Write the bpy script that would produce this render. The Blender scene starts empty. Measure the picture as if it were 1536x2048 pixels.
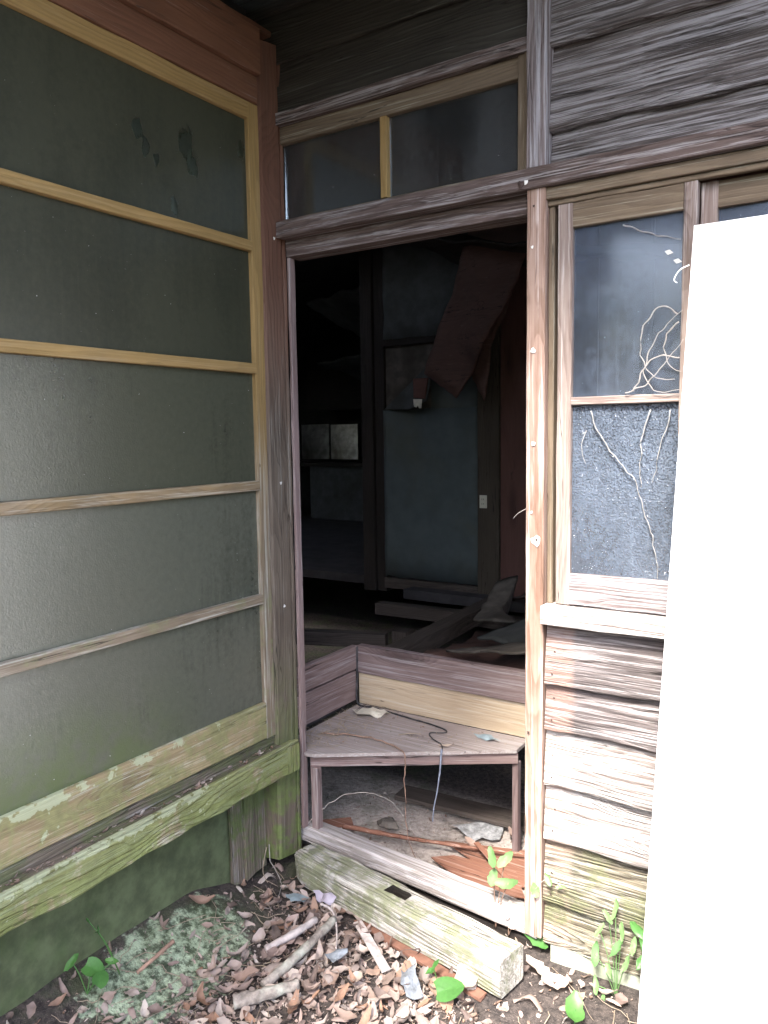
import bpy, math, random
import numpy as np
from mathutils import Vector, Matrix, noise, Euler
random.seed(7)
R = math.radians
S = bpy.context.scene
COL = S.collection

# ------------------------------------------------------------------ camera, sky, sun, exposure
cam_d = bpy.data.cameras.new('camera')
cam_d.sensor_fit = 'VERTICAL'; cam_d.sensor_height = 36.0
cam_d.lens = 1553.468 / 2048 * 36.0
cam_d.clip_start = 0.05; cam_d.clip_end = 3000
cam = bpy.data.objects.new('camera', cam_d); COL.objects.link(cam)
def cam_axes(yaw, pitch, roll):
    f = Vector((math.sin(yaw)*math.cos(pitch), math.cos(yaw)*math.cos(pitch), -math.sin(pitch)))
    r = f.cross(Vector((0, 0, 1))).normalized(); u = r.cross(f)
    return r*math.cos(roll)+u*math.sin(roll), -r*math.sin(roll)+u*math.cos(roll), f
_r, _u, _f = cam_axes(R(-33.107), R(5.700), R(-0.836))
CAM = Vector((1.633, -1.955, 1.450))
cam.matrix_world = Matrix(((_r.x, _u.x, -_f.x, CAM.x), (_r.y, _u.y, -_f.y, CAM.y), (_r.z, _u.z, -_f.z, CAM.z), (0, 0, 0, 1)))
S.camera = cam

SUN_DIR = Vector((-0.12, 0.60, -0.79)).normalized()      # the way the light travels
w = bpy.data.worlds.new('World'); S.world = w; w.use_nodes = True
wn = w.node_tree.nodes; wl = w.node_tree.links
sky = wn.new('ShaderNodeTexSky'); sky.sky_type = 'NISHITA'; sky.sun_disc = False
sky.sun_elevation = math.asin(-SUN_DIR.z)
sky.sun_rotation = math.atan2(-SUN_DIR.x, -SUN_DIR.y)
sky.air_density = 1.0; sky.dust_density = 3.0
bg = wn['Background']; bg.inputs['Strength'].default_value = 0.15
wl.new(sky.outputs[0], bg.inputs['Color'])
sun_d = bpy.data.lights.new('sun', 'SUN'); sun_d.energy = 2.5; sun_d.angle = R(12); sun_d.color = (1.0, 0.95, 0.87)
sun = bpy.data.objects.new('sun', sun_d); COL.objects.link(sun)
sun.rotation_euler = SUN_DIR.to_track_quat('-Z', 'Y').to_euler()
vs = S.view_settings
vs.view_transform = 'Standard'; vs.look = 'None'; vs.gamma = 1; vs.use_curve_mapping = False
vs.exposure = 2.9
S.cycles.use_denoising = True
S.cycles.max_bounces = 8; S.cycles.diffuse_bounces = 5; S.cycles.transparent_max_bounces = 16

# ------------------------------------------------------------------ helpers: objects
def link(name, me, loc=(0, 0, 0), parent=None, mat=None):
    o = bpy.data.objects.new(name, me); COL.objects.link(o)
    if mat is not None and me is not None and not me.materials: me.materials.append(mat)
    if parent is not None:
        o.parent = parent
        loc = Vector(loc) - worldloc(parent)
    o.location = loc
    return o
def worldloc(o):
    v = Vector(o.location)
    while o.parent: o = o.parent; v += Vector(o.location)
    return v
def thing(name, label, cat, loc=(0, 0, 0), group=None):
    o = bpy.data.objects.new(name, None); COL.objects.link(o); o.location = loc
    o.empty_display_size = 0.05
    o['label'] = label; o['category'] = cat
    if group: o['group'] = group
    return o
def tag(o, label, cat, group=None, kind=None):
    if label: o['label'] = label
    if cat: o['category'] = cat
    if group: o['group'] = group
    if kind: o['kind'] = kind
    return o
def mesh(name, verts, faces, smooth=False):
    me = bpy.data.meshes.new(name); me.from_pydata([tuple(v) for v in verts], [], faces)
    me.validate(); me.update()
    if smooth:
        me.polygons.foreach_set('use_smooth', [True]*len(me.polygons))
    return me

# a plank: local X is the grain; ring-by-ring box with worn, uneven edges
def plank_mesh(L, W, T, seed=0, wear=0.0015, nl=None, bev=0.002, warp=0.0, endwear=0.0, smooth=False):
    nl = nl or max(2, min(40, int(L/0.035)))
    b = min(bev, T*.3, W*.3)
    prof = [(-W/2+b, -T/2), (W/2-b, -T/2), (W/2, -T/2+b), (W/2, T/2-b), (W/2-b, T/2), (-W/2+b, T/2), (-W/2, T/2-b), (-W/2, -T/2+b)]
    vs_, fs = [], []
    for i in range(nl+1):
        t = i/nl; x = -L/2 + L*t
        for j, (y, z) in enumerate(prof):
            n = noise.noise(Vector((x*9+seed*3.7, y*30+seed, z*30+j*.01)))
            n2 = noise.noise(Vector((x*2.3+seed*1.3, seed*2.1, 3)))
            n3 = noise.noise(Vector((x*25+seed, j*1.7, 9)))
            sy = 1 if y > 0 else -1; sz = 1 if z > 0 else -1
            dx = 0
            if endwear and i in (0, nl): dx = (abs(noise.noise(Vector((j*2.3+seed, seed*5, 1))))*endwear)*(1 if i == 0 else -1)
            vs_.append((x+dx, y + sy*(n*wear*1.6 + n3*wear*.8) + n2*warp, z + sz*n*wear*.7))
    k = len(prof)
    for i in range(nl):
        for j in range(k):
            a = i*k+j; b2 = i*k+(j+1) % k
            fs.append((a, a+k, b2+k, b2))
    fs.append(tuple(range(k))); fs.append(tuple(reversed(range(nl*k, nl*k+k))))
    return mesh('plank', vs_, fs, smooth)
_seed = [0]
def plank(name, x0, x1, y0, y1, z0, z1, mat, parent=None, wear=0.0012, tilt=0.0, bev=0.002, warp=0.0, endwear=0.0, rz=0.0, ry=0.0, rx=0.0, nl=None):
    """a board filling the given world box; grain along its longest side; tilt = lap about the grain"""
    _seed[0] += 1
    d = [x1-x0, y1-y0, z1-z0]
    ax = max(range(3), key=lambda i: d[i]); oth = [i for i in range(3) if i != ax]
    if d[oth[0]] < d[oth[1]]: wI, tI = oth[1], oth[0]
    else: wI, tI = oth[0], oth[1]
    me = plank_mesh(d[ax], d[wI], d[tI], _seed[0], wear, nl, bev, warp, endwear)
    E = [Vector((1, 0, 0)), Vector((0, 1, 0)), Vector((0, 0, 1))]
    X = E[ax]; Y = E[wI]; Z = X.cross(Y)
    m = Matrix((X, Y, Z)).transposed()
    m = Euler((rx, ry, rz)).to_matrix() @ m @ Matrix.Rotation(tilt, 3, 'X')
    o = link(name, me, ((x0+x1)/2, (y0+y1)/2, (z0+z1)/2), parent, mat)
    o.rotation_euler = m.to_euler()
    return o
def sheet(name, pts_y, mat, parent=None): pass

def tube_mesh(pts, rads, n=6, seed=0, rough=0.0, cap=True):
    pts = [Vector(p) for p in pts]; vs_, fs = [], []
    up = Vector((0, 0, 1))
    for i, p in enumerate(pts):
        t = (pts[min(i+1, len(pts)-1)] - pts[max(i-1, 0)]).normalized()
        a = t.cross(up)
        if a.length < .05: a = t.cross(Vector((1, 0, 0)))
        a.normalize(); b = a.cross(t)
        r = rads[i] if hasattr(rads, '__len__') else rads
        for j in range(n):
            q = 2*math.pi*j/n
            rr = r*(1+rough*noise.noise(Vector((i*.7+seed, j*1.3, seed))))
            vs_.append(p + a*math.cos(q)*rr + b*math.sin(q)*rr)
    for i in range(len(pts)-1):
        for j in range(n):
            fs.append((i*n+j, i*n+(j+1) % n, (i+1)*n+(j+1) % n, (i+1)*n+j))
    if cap:
        fs.append(tuple(reversed(range(n)))); fs.append(tuple(range((len(pts)-1)*n, len(pts)*n)))
    return mesh('tube', vs_, fs, True)
def spline(ps, k=8):
    ps = [Vector(p) for p in ps]; P = [ps[0]]+ps+[ps[-1]]; out = []
    for i in range(1, len(P)-2):
        for s in range(k):
            t = s/k
            out.append(0.5*((2*P[i]) + (P[i+1]-P[i-1])*t + (2*P[i-1]-5*P[i]+4*P[i+1]-P[i+2])*t*t + (-P[i-1]+3*P[i]-3*P[i+1]+P[i+2])*t**3))
    out.append(P[-2]); return out

# ------------------------------------------------------------------ helpers: materials
class NT:
    def __init__(s, name):
        s.m = bpy.data.materials.new(name); s.m.use_nodes = True; s.t = s.m.node_tree
        s.b = s.t.nodes['Principled BSDF']; s.out = s.t.nodes['Material Output']
    def n(s, typ, **kw):
        nd = s.t.nodes.new('ShaderNode'+typ)
        for k, v in kw.items():
            if k.startswith('_'): setattr(nd, k[1:], v)
            else:
                key = k.replace('__', ' ')
                s.put(nd.inputs[int(key[1:]) if key[0] == 'i' and key[1:].isdigit() else key], v)
        return nd
    def put(s, sock, v):
        if isinstance(v, bpy.types.NodeSocket): s.t.links.new(v, sock)
        elif isinstance(v, bpy.types.Node): s.t.links.new(v.outputs[0], sock)
        else:
            if hasattr(sock, 'default_value'):
                try: sock.default_value = v
                except Exception:
                    sock.default_value = (*v, 1.0)
    def math(s, op, a, b=0.0, c=0.0, clamp=False):
        nd = s.n('Math', _operation=op, _use_clamp=clamp); s.put(nd.inputs[0], a); s.put(nd.inputs[1], b); s.put(nd.inputs[2], c)
        return nd.outputs[0]
    def ss(s, v, lo, hi, a=0.0, b=1.0):
        nd = s.n('MapRange', _interpolation_type='SMOOTHSTEP'); 
        for k, x in zip(('Value', 'From Min', 'From Max', 'To Min', 'To Max'), (v, lo, hi, a, b)): s.put(nd.inputs[k], x)
        return nd.outputs[0]
    def mix(s, f, a, b, mode='MIX'):
        nd = s.n('Mix', _data_type='RGBA', _blend_type=mode)
        s.put(nd.inputs[0], f)
        for i, v in ((6, a), (7, b)):
            if isinstance(v, (tuple, list)): v = (*v[:3], 1.0)
            s.put(nd.inputs[i], v)
        return nd.outputs[2]
    def noise(s, vec, scale, detail=4.0, rough=0.55, dist=0.0):
        nd = s.n('TexNoise', Vector=vec, Scale=scale, Detail=detail, Roughness=rough, Distortion=dist)
        return nd.outputs[0]
    def map(s, vec, scale=(1, 1, 1), loc=(0, 0, 0)):
        nd = s.n('Mapping', Vector=vec); nd.inputs['Scale'].default_value = scale
        s.put(nd.inputs['Location'], loc); return nd.outputs[0]
    def bump(s, h, strength=0.5, dist=0.002, base=None):
        nd = s.n('Bump', Strength=strength, Distance=dist, Height=h)
        if base is not None: s.put(nd.inputs['Normal'], base)
        return nd.outputs[0]

def wood(name, dark, light, rings=1.0, contrast=1.0, weather=0.3, wcol=(.42, .40, .40), moss=None, red=None, tint=None,
         bump=0.6, rough=0.8, knots=0.35, lichen=0.0, dirt=0.3, strip=None, scratch=0.0, mosscol=(.10, .15, .03), fine=1.0, deep=.0025, crack=.75):
    """weathered timber; grain runs along local X.  moss=(z_lo, z_hi, amount)"""
    g = NT(name); t = g
    tc = g.n('TexCoord').outputs['Object']; oi = g.n('ObjectInfo').outputs['Random']
    geo = g.n('NewGeometry').outputs['Position']
    off = g.n('CombineXYZ', X=g.math('MULTIPLY', oi, 37.0), Y=g.math('MULTIPLY', oi, 91.0), Z=g.math('MULTIPLY', oi, 53.0)).outputs[0]
    p = g.n('VectorMath', _operation='ADD'); g.put(p.inputs[0], tc); g.put(p.inputs[1], off); p = p.outputs[0]
    # knots: sparse cells, they push the rings aside
    kv = g.n('TexVoronoi', Vector=g.map(p, (2.2, 9, 3)), Scale=1.0, Randomness=1.0)
    kd = kv.outputs['Distance']
    kmask = g.ss(kd, 0.0, 0.42, 1.0, 0.0)
    krand = g.n('SeparateColor', Color=kv.outputs['Color']).outputs[0]
    kon = g.math('LESS_THAN', krand, knots)
    kmask = g.math('MULTIPLY', kmask, kon)
    # ring coordinate, stretched along the grain
    low = g.noise(g.map(p, (1.1, 7, 7)), 1.0, 2, .5)
    low2 = g.noise(g.map(p, (5, 22, 22)), 1.0, 2, .5)
    sx = g.n('SeparateXYZ', Vector=p)
    yz = g.math('ADD', sx.outputs[1], g.math('MULTIPLY', sx.outputs[2], 0.6))
    rsc = g.math('ADD', .55, g.math('MULTIPLY', g.math('FRACT', g.math('MULTIPLY', oi, 17.3)), .8))
    rc = g.math('ADD', g.math('MULTIPLY', g.math('MULTIPLY', yz, 105.0*rings), rsc), g.math('MULTIPLY', low, 12.0))
    rc = g.math('ADD', rc, g.math('MULTIPLY', low2, 1.6))
    rc = g.math('ADD', rc, g.math('MULTIPLY', kmask, 5.0))
    fr = g.math('FRACT', rc)
    ring = g.math('MULTIPLY', g.ss(fr, 0.0, 0.75), g.ss(fr, 0.86, 1.0, 1.0, 0.0))        # soft early wood, sharp late-wood line
    fib = g.noise(g.map(p, (4.0*fine, 300*fine, 300*fine)), 1.0, 4, .65)
    fib2 = g.noise(g.map(p, (9, 520, 520)), 1.0, 2, .6)
    blot = g.noise(g.map(p, (2.0, 9, 9)), 1.0, 7, .68)
    v = g.math('ADD', g.math('MULTIPLY', ring, .34*contrast), g.math('MULTIPLY', g.math('SUBTRACT', fib, .5), 1.0*contrast))
    v = g.math('ADD', v, g.math('MULTIPLY', g.math('SUBTRACT', blot, .5), 1.5))
    v = g.math('ADD', v, 0.30, clamp=True)
    col = g.mix(v, dark, light)
    col = g.mix(g.math('MULTIPLY', kmask, .8), col, tuple(c*.5 for c in dark))
    if strip:   # a band kept fresh by a batten that is gone
        x0, x1, scol = strip
        wx = g.n('SeparateXYZ', Vector=geo).outputs[0]
        jit = g.math('MULTIPLY', g.math('SUBTRACT', g.noise(geo, 14.0, 3), .5), .03)
        m = g.ss(g.math('ADD', wx, jit), x1-.012, x1+.012, 1.0, 0.0)
        col = g.mix(g.math('MULTIPLY', m, .8), col, g.mix(fib, tuple(c*.6 for c in scol), scol))
    # silver weathering
    wmask = g.ss(g.math('ADD', g.noise(g.map(p, (2.6, 85, 85)), 1.0, 6, .68), g.math('MULTIPLY', g.math('SUBTRACT', fib, .5), .5)), .62-.4*weather, .80-.4*weather)
    col = g.mix(g.math('MULTIPLY', wmask, .75), col, wcol)
    # dark dirt in runs
    dm = g.ss(g.noise(g.map(p, (2.2, 15, 15), (3, 1, 7)), 1.0, 7, .75), .56, .74)
    col = g.mix(g.math('MULTIPLY', dm, dirt), col, (.030, .025, .022))
    ckn = g.math('ABSOLUTE', g.math('SUBTRACT', g.noise(g.map(p, (1.3, 30, 30), (5, 9, 2)), 1.0, 3, .5), .5))
    ck = g.math('MULTIPLY', g.ss(ckn, .003, .010, 1, 0), g.ss(g.noise(g.map(p, (2.0, 10, 10), (1, 4, 6)), 1.0, 2), .5, .58))
    col = g.mix(g.math('MULTIPLY', ck, crack), col, (.012, .009, .008))
    pit = g.ss(g.noise(p, 260.0, 3, .6), .68, .76)
    col = g.mix(g.math('MULTIPLY', pit, .35), col, (.03, .025, .02))
    wz = g.n('SeparateXYZ', Vector=geo).outputs[2]
    if red:     # varnish that survives under the eave: (z_lo, z_hi, colour)
        rm = g.ss(g.math('ADD', wz, g.math('MULTIPLY', g.math('SUBTRACT', g.noise(g.map(geo, (9, 9, 2)), 1.0, 3), .5), .5)), red[0], red[1])
        col = g.mix(g.math('MULTIPLY', rm, .88), col, g.mix(v, tuple(c*.55 for c in red[2]), red[2]))
    if moss:
        zl, zh, amt = moss
        mn = g.noise(geo, 7.0, 6, .65)
        mf = g.noise(g.map(geo, (40, 40, 40)), 1.0, 4, .6)
        mm = g.ss(wz, zl, zh, 1.0, 0.0)
        mm = g.math('MULTIPLY', mm, g.ss(g.math('ADD', mn, g.math('MULTIPLY', g.math('SUBTRACT', mf, .5), .35)), .62-.4*amt, .78-.4*amt))
        mc = g.mix(mf, tuple(c*.5 for c in mosscol), tuple(min(1, c*1.6) for c in mosscol))
        col = g.mix(g.math('MULTIPLY', mm, .85), col, mc)
    if lichen:
        ledge, lichen = lichen
        ln = g.noise(geo, 26.0, 5, .6); lg = g.noise(geo, 3.5, 2, .5)
        edge = g.ss(wz, ledge-.035, ledge-.012)
        wy_ = g.n('SeparateXYZ', Vector=geo).outputs[1]
        left = g.ss(wy_, -.30, -.62)
        lm = g.math('ADD', g.math('ADD', ln, g.math('MULTIPLY', lg, .6)), g.math('MULTIPLY', g.math('MULTIPLY', edge, left), .23))
        lm = g.math('ADD', lm, g.math('MULTIPLY', left, .04))
        lm = g.ss(lm, 1.08-.1*lichen, 1.12-.1*lichen)
        col = g.mix(g.math('MULTIPLY', lm, .8), col, (.40, .43, .29))
    if scratch:
        sm = g.ss(g.noise(g.map(p, (9, 60, 60), (8, 3, 1)), 1.0, 5, .75), .66, .72)
        col = g.mix(g.math('MULTIPLY', sm, scratch), col, (.62, .60, .60))
    if tint: col = g.mix(1.0, col, tint, 'MULTIPLY')
    g.put(g.b.inputs['Base Color'], col)
    g.b.inputs['Roughness'].default_value = rough
    g.b.inputs['Specular IOR Level'].default_value = .3
    h = g.math('ADD', g.math('MULTIPLY', ring, .55), g.math('MULTIPLY', fib, .9))
    h = g.math('ADD', h, g.math('MULTIPLY', fib2, .35))
    h = g.math('ADD', h, g.math('MULTIPLY', blot, .8))
    h = g.math('SUBTRACT', h, g.math('MULTIPLY', kmask, .5)); h = g.math('SUBTRACT', h, g.math('MULTIPLY', ck, 1.5*crack))
    g.put(g.b.inputs['Normal'], g.bump(h, bump, deep))
    return g.m

def plain(name, col, rough=.7, var=.35, scale=20, bump=.2, spec=.3, stain=None, metal=0.0, trans=0.0, rand=0.0):
    g = NT(name); geo = g.n('TexCoord').outputs['Object']
    n1 = g.noise(geo, scale, 6, .6); n2 = g.noise(geo, scale*.18, 4, .6)
    c = g.mix(g.math('MULTIPLY', g.ss(n1, .25, .75), 1.0), tuple(x*(1-var) for x in col), tuple(min(1, x*(1+var*.6)) for x in col))
    if stain: c = g.mix(g.math('MULTIPLY', g.ss(n2, .45, .7), stain[1]), c, stain[0])
    if rand:
        oi = g.n('ObjectInfo').outputs['Random']
        c = g.mix(g.math('MULTIPLY', oi, rand), c, tuple(x*.35 for x in col))
    g.put(g.b.inputs['Base Color'], c); g.b.inputs['Roughness'].default_value = rough
    g.b.inputs['Specular IOR Level'].default_value = spec; g.b.inputs['Metallic'].default_value = metal
    if bump: g.put(g.b.inputs['Normal'], g.bump(n1, bump, .003))
    if trans: g.b.inputs['Transmission Weight'].default_value = trans
    return g.m

def glass(name, dirt_col, dirt=.5, rough=.3, bumpscale=300, bump=.3, kind='noise', see=.4, tint=(.6, .65, .6), moss=None, dist=.0008, streaks=True, smears=None, ior=1.5):
    """grimy window glass: a grime coat (diffuse), a reflecting surface and a see-through remainder"""
    g = NT(name); geo = g.n('NewGeometry').outputs['Position']
    nt = g.t; nt.nodes.remove(g.b)
    if kind == 'pebble':
        v = g.n('TexVoronoi', Vector=geo, Scale=bumpscale, _feature='SMOOTH_F1', Randomness=1.0)
        h = g.ss(v.outputs['Distance'], .05, .5, 1.0, 0.0)
        h = g.math('ADD', h, g.math('MULTIPLY', g.noise(geo, bumpscale*.6, 2), .6))
    else:
        h = g.math('ADD', g.noise(geo, bumpscale, 3, .6), g.math('MULTIPLY', g.noise(geo, 12.0, 2), .5))
    nrm = g.bump(h, bump, dist)
    big = g.noise(g.map(geo, (3, 3, 1.3)), 1.0, 5, .62)
    fine = g.noise(geo, 55.0, 6, .7)
    st = g.noise(g.map(geo, (38, 38, 1.6)), 1.0, 4, .6)
    d = g.math('ADD', g.ss(big, .28, .72, 0, .55), g.math('MULTIPLY', g.math('SUBTRACT', fine, .5), .5))
    d = g.math('ADD', d, g.math('MULTIPLY', g.math('SUBTRACT', st, .5), .55 if streaks else .15))
    d = g.math('ADD', d, dirt-.3, clamp=True)
    smask = 1.0
    if smears:   # hand-wide wiped patches, nearly clear: (centre, radius)
        for c, r in smears:
            vd = g.n('VectorMath', _operation='DISTANCE'); g.put(vd.inputs[0], g.map(geo, (1, 1, .6))); vd.inputs[1].default_value = (c[0], c[1], c[2]*.6)
            q = g.math('ADD', vd.outputs['Value'], g.math('MULTIPLY', g.math('SUBTRACT', g.noise(g.map(geo, (30, 52, 26)), 1.0, 5, .75), .5), r*2.6))
            smask = g.math('MULTIPLY', smask, g.ss(q, r*.55, r*.95, .18, 1.0))
    col = g.mix(fine, tuple(c*.75 for c in dirt_col), tuple(c*1.2 for c in dirt_col))
    if moss:
        wz = g.n('SeparateXYZ', Vector=geo).outputs[2]
        wy = g.n('SeparateXYZ', Vector=geo).outputs[1]
        mm = g.math('MULTIPLY', g.ss(wz, moss[0], moss[1], 1, 0), g.ss(g.noise(geo, 6.0, 6, .65), .35, .6))
        mm = g.math('MULTIPLY', mm, g.ss(wy, -.35, -.8)); col = g.mix(mm, col, (.10, .13, .055)); d = g.math('MAXIMUM', d, g.math('MULTIPLY', mm, .9))
    drip = g.ss(g.noise(g.map(geo, (70, 70, 2.2)), 1.0, 3, .6), .60, .70); d = g.math('ADD', d, g.math('MULTIPLY', drip, .12), clamp=True)
    wipe = g.ss(g.noise(g.map(geo, (7, 9, 5)), 1.0, 6, .7), .60, .72); d = g.math('MULTIPLY', d, g.math('SUBTRACT', 1.0, g.math('MULTIPLY', wipe, .30)))
    specks = g.ss(g.noise(geo, 150.0, 2, .5), .76, .80)
    col = g.mix(specks, col, (.6, .6, .58)); d = g.math('MAXIMUM', d, g.math('MULTIPLY', specks, .7))
    dif = g.n('BsdfDiffuse', Color=col, Normal=nrm)
    trl = g.n('BsdfTranslucent', Color=col)
    dd = g.n('MixShader'); g.put(dd.inputs[0], .2); g.put(dd.inputs[1], dif.outputs[0]); g.put(dd.inputs[2], trl.outputs[0])
    tr = g.n('BsdfTransparent', Color=(*tint, 1))
    body = g.n('MixShader'); g.put(body.inputs[0], g.math('MULTIPLY', smask, g.math('ADD', d, 1-see, clamp=True))); g.put(body.inputs[1], tr.outputs[0]); g.put(body.inputs[2], dd.outputs[0])
    gl = g.n('BsdfGlossy', Roughness=rough, Normal=nrm); gl.inputs['Color'].default_value = (.95, .97, 1, 1)
    fres = g.n('Fresnel', IOR=ior, Normal=nrm)
    fo = g.math('MULTIPLY', fres.outputs[0], g.math('SUBTRACT', 1.0, g.math('MULTIPLY', d, .45)))
    fin = g.n('MixShader'); g.put(fin.inputs[0], fo); g.put(fin.inputs[1], body.outputs[0]); g.put(fin.inputs[2], gl.outputs[0])
    g.t.links.new(fin.outputs[0], g.out.inputs['Surface'])
    return g.m

M = {}
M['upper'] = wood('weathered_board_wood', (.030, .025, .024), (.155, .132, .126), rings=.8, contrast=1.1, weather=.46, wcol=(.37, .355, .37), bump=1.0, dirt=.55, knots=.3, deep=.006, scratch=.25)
M['upper_shade'] = wood('shade_coloured_board_wood', (.020, .018, .015), (.062, .055, .045), rings=.6, contrast=.8, weather=.12, wcol=(.10, .10, .09), bump=.7, dirt=.6)  # the boards above the transom, eave shade put into their colour
M['lintel'] = wood('lintel_wood', (.042, .028, .025), (.175, .13, .118), rings=.6, contrast=1.2, weather=.34, wcol=(.38, .355, .36), bump=.9, dirt=.4, deep=.005)
M['batten'] = wood('batten_wood', (.085, .06, .06), (.29, .25, .25), rings=.8, contrast=1.0, weather=.5, wcol=(.40, .39, .42), bump=.8, dirt=.4, deep=.004)
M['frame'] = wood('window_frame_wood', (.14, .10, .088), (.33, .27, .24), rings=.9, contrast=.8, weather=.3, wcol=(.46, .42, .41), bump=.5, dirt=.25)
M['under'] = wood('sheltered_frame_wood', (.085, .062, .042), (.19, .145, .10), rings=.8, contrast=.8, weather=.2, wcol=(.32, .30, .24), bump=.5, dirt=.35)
M['jamb'] = wood('jamb_wood', (.17, .098, .068), (.40, .285, .235), rings=.75, contrast=1.0, weather=.3, wcol=(.60, .52, .49), bump=.5, dirt=.15, knots=.5)
M['clap'] = wood('bleached_board_wood', (.13, .10, .092), (.37, .33, .315), rings=.7, contrast=1.0, weather=.50, wcol=(.60, .58, .57), bump=1.0, dirt=.35, knots=.4,
                 moss=(.05, .42, .25), mosscol=(.25, .28, .12), strip=(.885, .958, (.50, .37, .32)), deep=.006)
M['clapdark'] = wood('grey_purple_board_wood', (.05, .042, .043), (.17, .145, .145), rings=.7, contrast=1.05, weather=.38, wcol=(.44, .41, .42), bump=1.0, dirt=.45, knots=.4,
                 strip=(.885, .958, (.34, .22, .185)), deep=.006, scratch=.4)
M['rot'] = wood('rotten_board_wood', (.045, .036, .028), (.24, .21, .155), rings=.6, contrast=1.6, weather=.40, wcol=(.50, .49, .42), bump=1.0, dirt=.7, moss=(.1, .7, .38), mosscol=(.15, .16, .085), deep=.009, strip=(.885, .958, (.40, .30, .24)))
M['redcase'] = wood('varnished_casing_wood', (.10, .046, .028), (.21, .10, .06), rings=.6, contrast=.6, weather=.05, bump=.3, dirt=.35, rough=.6)
M['post'] = wood('corner_post_wood', (.075, .058, .045), (.20, .16, .125), rings=.9, contrast=.6, weather=.2, wcol=(.27, .25, .22), bump=.5, dirt=.35,
                 moss=(.15, .85, .65), mosscol=(.11, .15, .045), red=(1.3, 2.1, (.19, .085, .055)), deep=.004)
M['sash'] = wood('sliding_door_wood', (.13, .098, .066), (.30, .24, .175), rings=.7, contrast=.6, weather=.35, wcol=(.46, .45, .40), bump=.5, dirt=.25,
                 moss=(.45, 1.5, .35), mosscol=(.17, .18, .09), red=(1.0, 1.7, (.40, .255, .09)))
M['rail'] = wood('mossy_rail_wood', (.20, .15, .085), (.42, .34, .20), rings=.7, contrast=.7, weather=.3, wcol=(.50, .50, .42), bump=.6, dirt=.3,
                 moss=(.5, 1.0, .5), mosscol=(.20, .20, .09), lichen=(.604, .6))
M['beam'] = wood('mossy_beam_wood', (.13, .09, .05), (.42, .35, .22), rings=.7, contrast=1.0, weather=.4, wcol=(.52, .52, .42), bump=.9, dirt=.45,
                 moss=(.34, .75, .75), mosscol=(.16, .20, .065), lichen=(.462, .5), deep=.006)
M['stub'] = wood('mossy_stub_wood', (.07, .055, .042), (.20, .165, .13), rings=.8, contrast=1.0, weather=.2, bump=.9, dirt=.5, moss=(.2, .8, .55), mosscol=(.08, .11, .035))
M['log'] = wood('squared_timber_wood', (.16, .145, .12), (.46, .435, .39), rings=.5, contrast=1.0, weather=.5, wcol=(.60, .59, .57), bump=.9, dirt=.35, moss=(.3, .7, .42), mosscol=(.19, .205, .12), deep=.006)
M['pocketdark'] = wood('dark_pocket_wood', (.012, .010, .008), (.035, .028, .022), weather=0, wcol=(.04, .035, .03))
M['sillg'] = wood('worn_sill_wood', (.19, .165, .15), (.42, .385, .365), rings=.6, contrast=.8, weather=.5, wcol=(.52, .49, .50), bump=.7, dirt=.35)
M['riser'] = wood('purple_brown_riser_wood', (.10, .065, .065), (.25, .19, .185), rings=.6, contrast=.7, weather=.3, wcol=(.33, .30, .31), bump=.4, dirt=.35)
M['yellow'] = wood('pale_riser_wood', (.36, .275, .19), (.54, .44, .32), rings=.45, contrast=.6, weather=.3, wcol=(.50, .44, .36), bump=.3, dirt=.25, knots=.2)
M['step'] = wood('dusty_step_wood', (.26, .215, .205), (.38, .335, .32), rings=.2, contrast=.3, weather=.4, wcol=(.42, .39, .385), bump=.3, dirt=.7)
M['stepframe'] = wood('step_frame_wood', (.15, .10, .095), (.31, .235, .225), rings=.6, contrast=.6, weather=.25, wcol=(.36, .32, .32), bump=.4, dirt=.3)
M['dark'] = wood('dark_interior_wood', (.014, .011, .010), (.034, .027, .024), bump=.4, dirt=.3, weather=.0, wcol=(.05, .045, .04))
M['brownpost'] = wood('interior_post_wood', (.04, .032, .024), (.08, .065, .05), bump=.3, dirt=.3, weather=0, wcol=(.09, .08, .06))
M['redwall'] = wood('red_brown_wall_wood', (.09, .045, .036), (.14, .07, .06), rings=.4, contrast=.4, bump=.2, dirt=.3, weather=0, wcol=(.14, .08, .07))
M['redply'] = wood('fallen_red_board_wood', (.085, .048, .040), (.14, .082, .068), rings=.4, contrast=.4, bump=.2, dirt=.25, weather=.1, wcol=(.17, .11, .095))
M['redscrap'] = wood('red_scrap_wood', (.17, .075, .05), (.32, .16, .11), rings=.5, contrast=.5, bump=.3, dirt=.3, weather=.25, wcol=(.45, .32, .27))
M['debris'] = wood('dusty_joist_wood', (.038, .030, .026), (.09, .073, .063), bump=.5, dirt=.35, weather=.1, wcol=(.13, .11, .10))
M['blue'] = plain('blue_wall_lining', (.080, .097, .102), .85, .15, 9, .15, stain=((.085, .088, .068), .6))
M['grayplaster'] = plain('grey_plaster', (.075, .08, .08), .9, .25, 12, .3, stain=((.04, .038, .032), .7))
M['bareplaster'] = plain('bare_board', (.105, .092, .080), .9, .4, 14, .5, stain=((.05, .042, .034), .8))
M['concrete'] = plain('mossy_foundation_concrete', (.095, .115, .06), .9, .4, 16, .7, stain=((.05, .09, .025), .9))
M['stone'] = plain('mossy_footing_stone', (.34, .36, .30), .9, .35, 22, .6, stain=((.20, .26, .13), .7))
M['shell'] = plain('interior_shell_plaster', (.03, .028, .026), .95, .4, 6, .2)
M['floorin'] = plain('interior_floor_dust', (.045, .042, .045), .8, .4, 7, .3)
M['whitepaint'] = plain('white_painted_board', (.86, .86, .85), .5, .03, 5, .05)
M['fringe'] = plain('reddish_board_edge', (.55, .30, .26), .6, .1, 20, .1)
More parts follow.
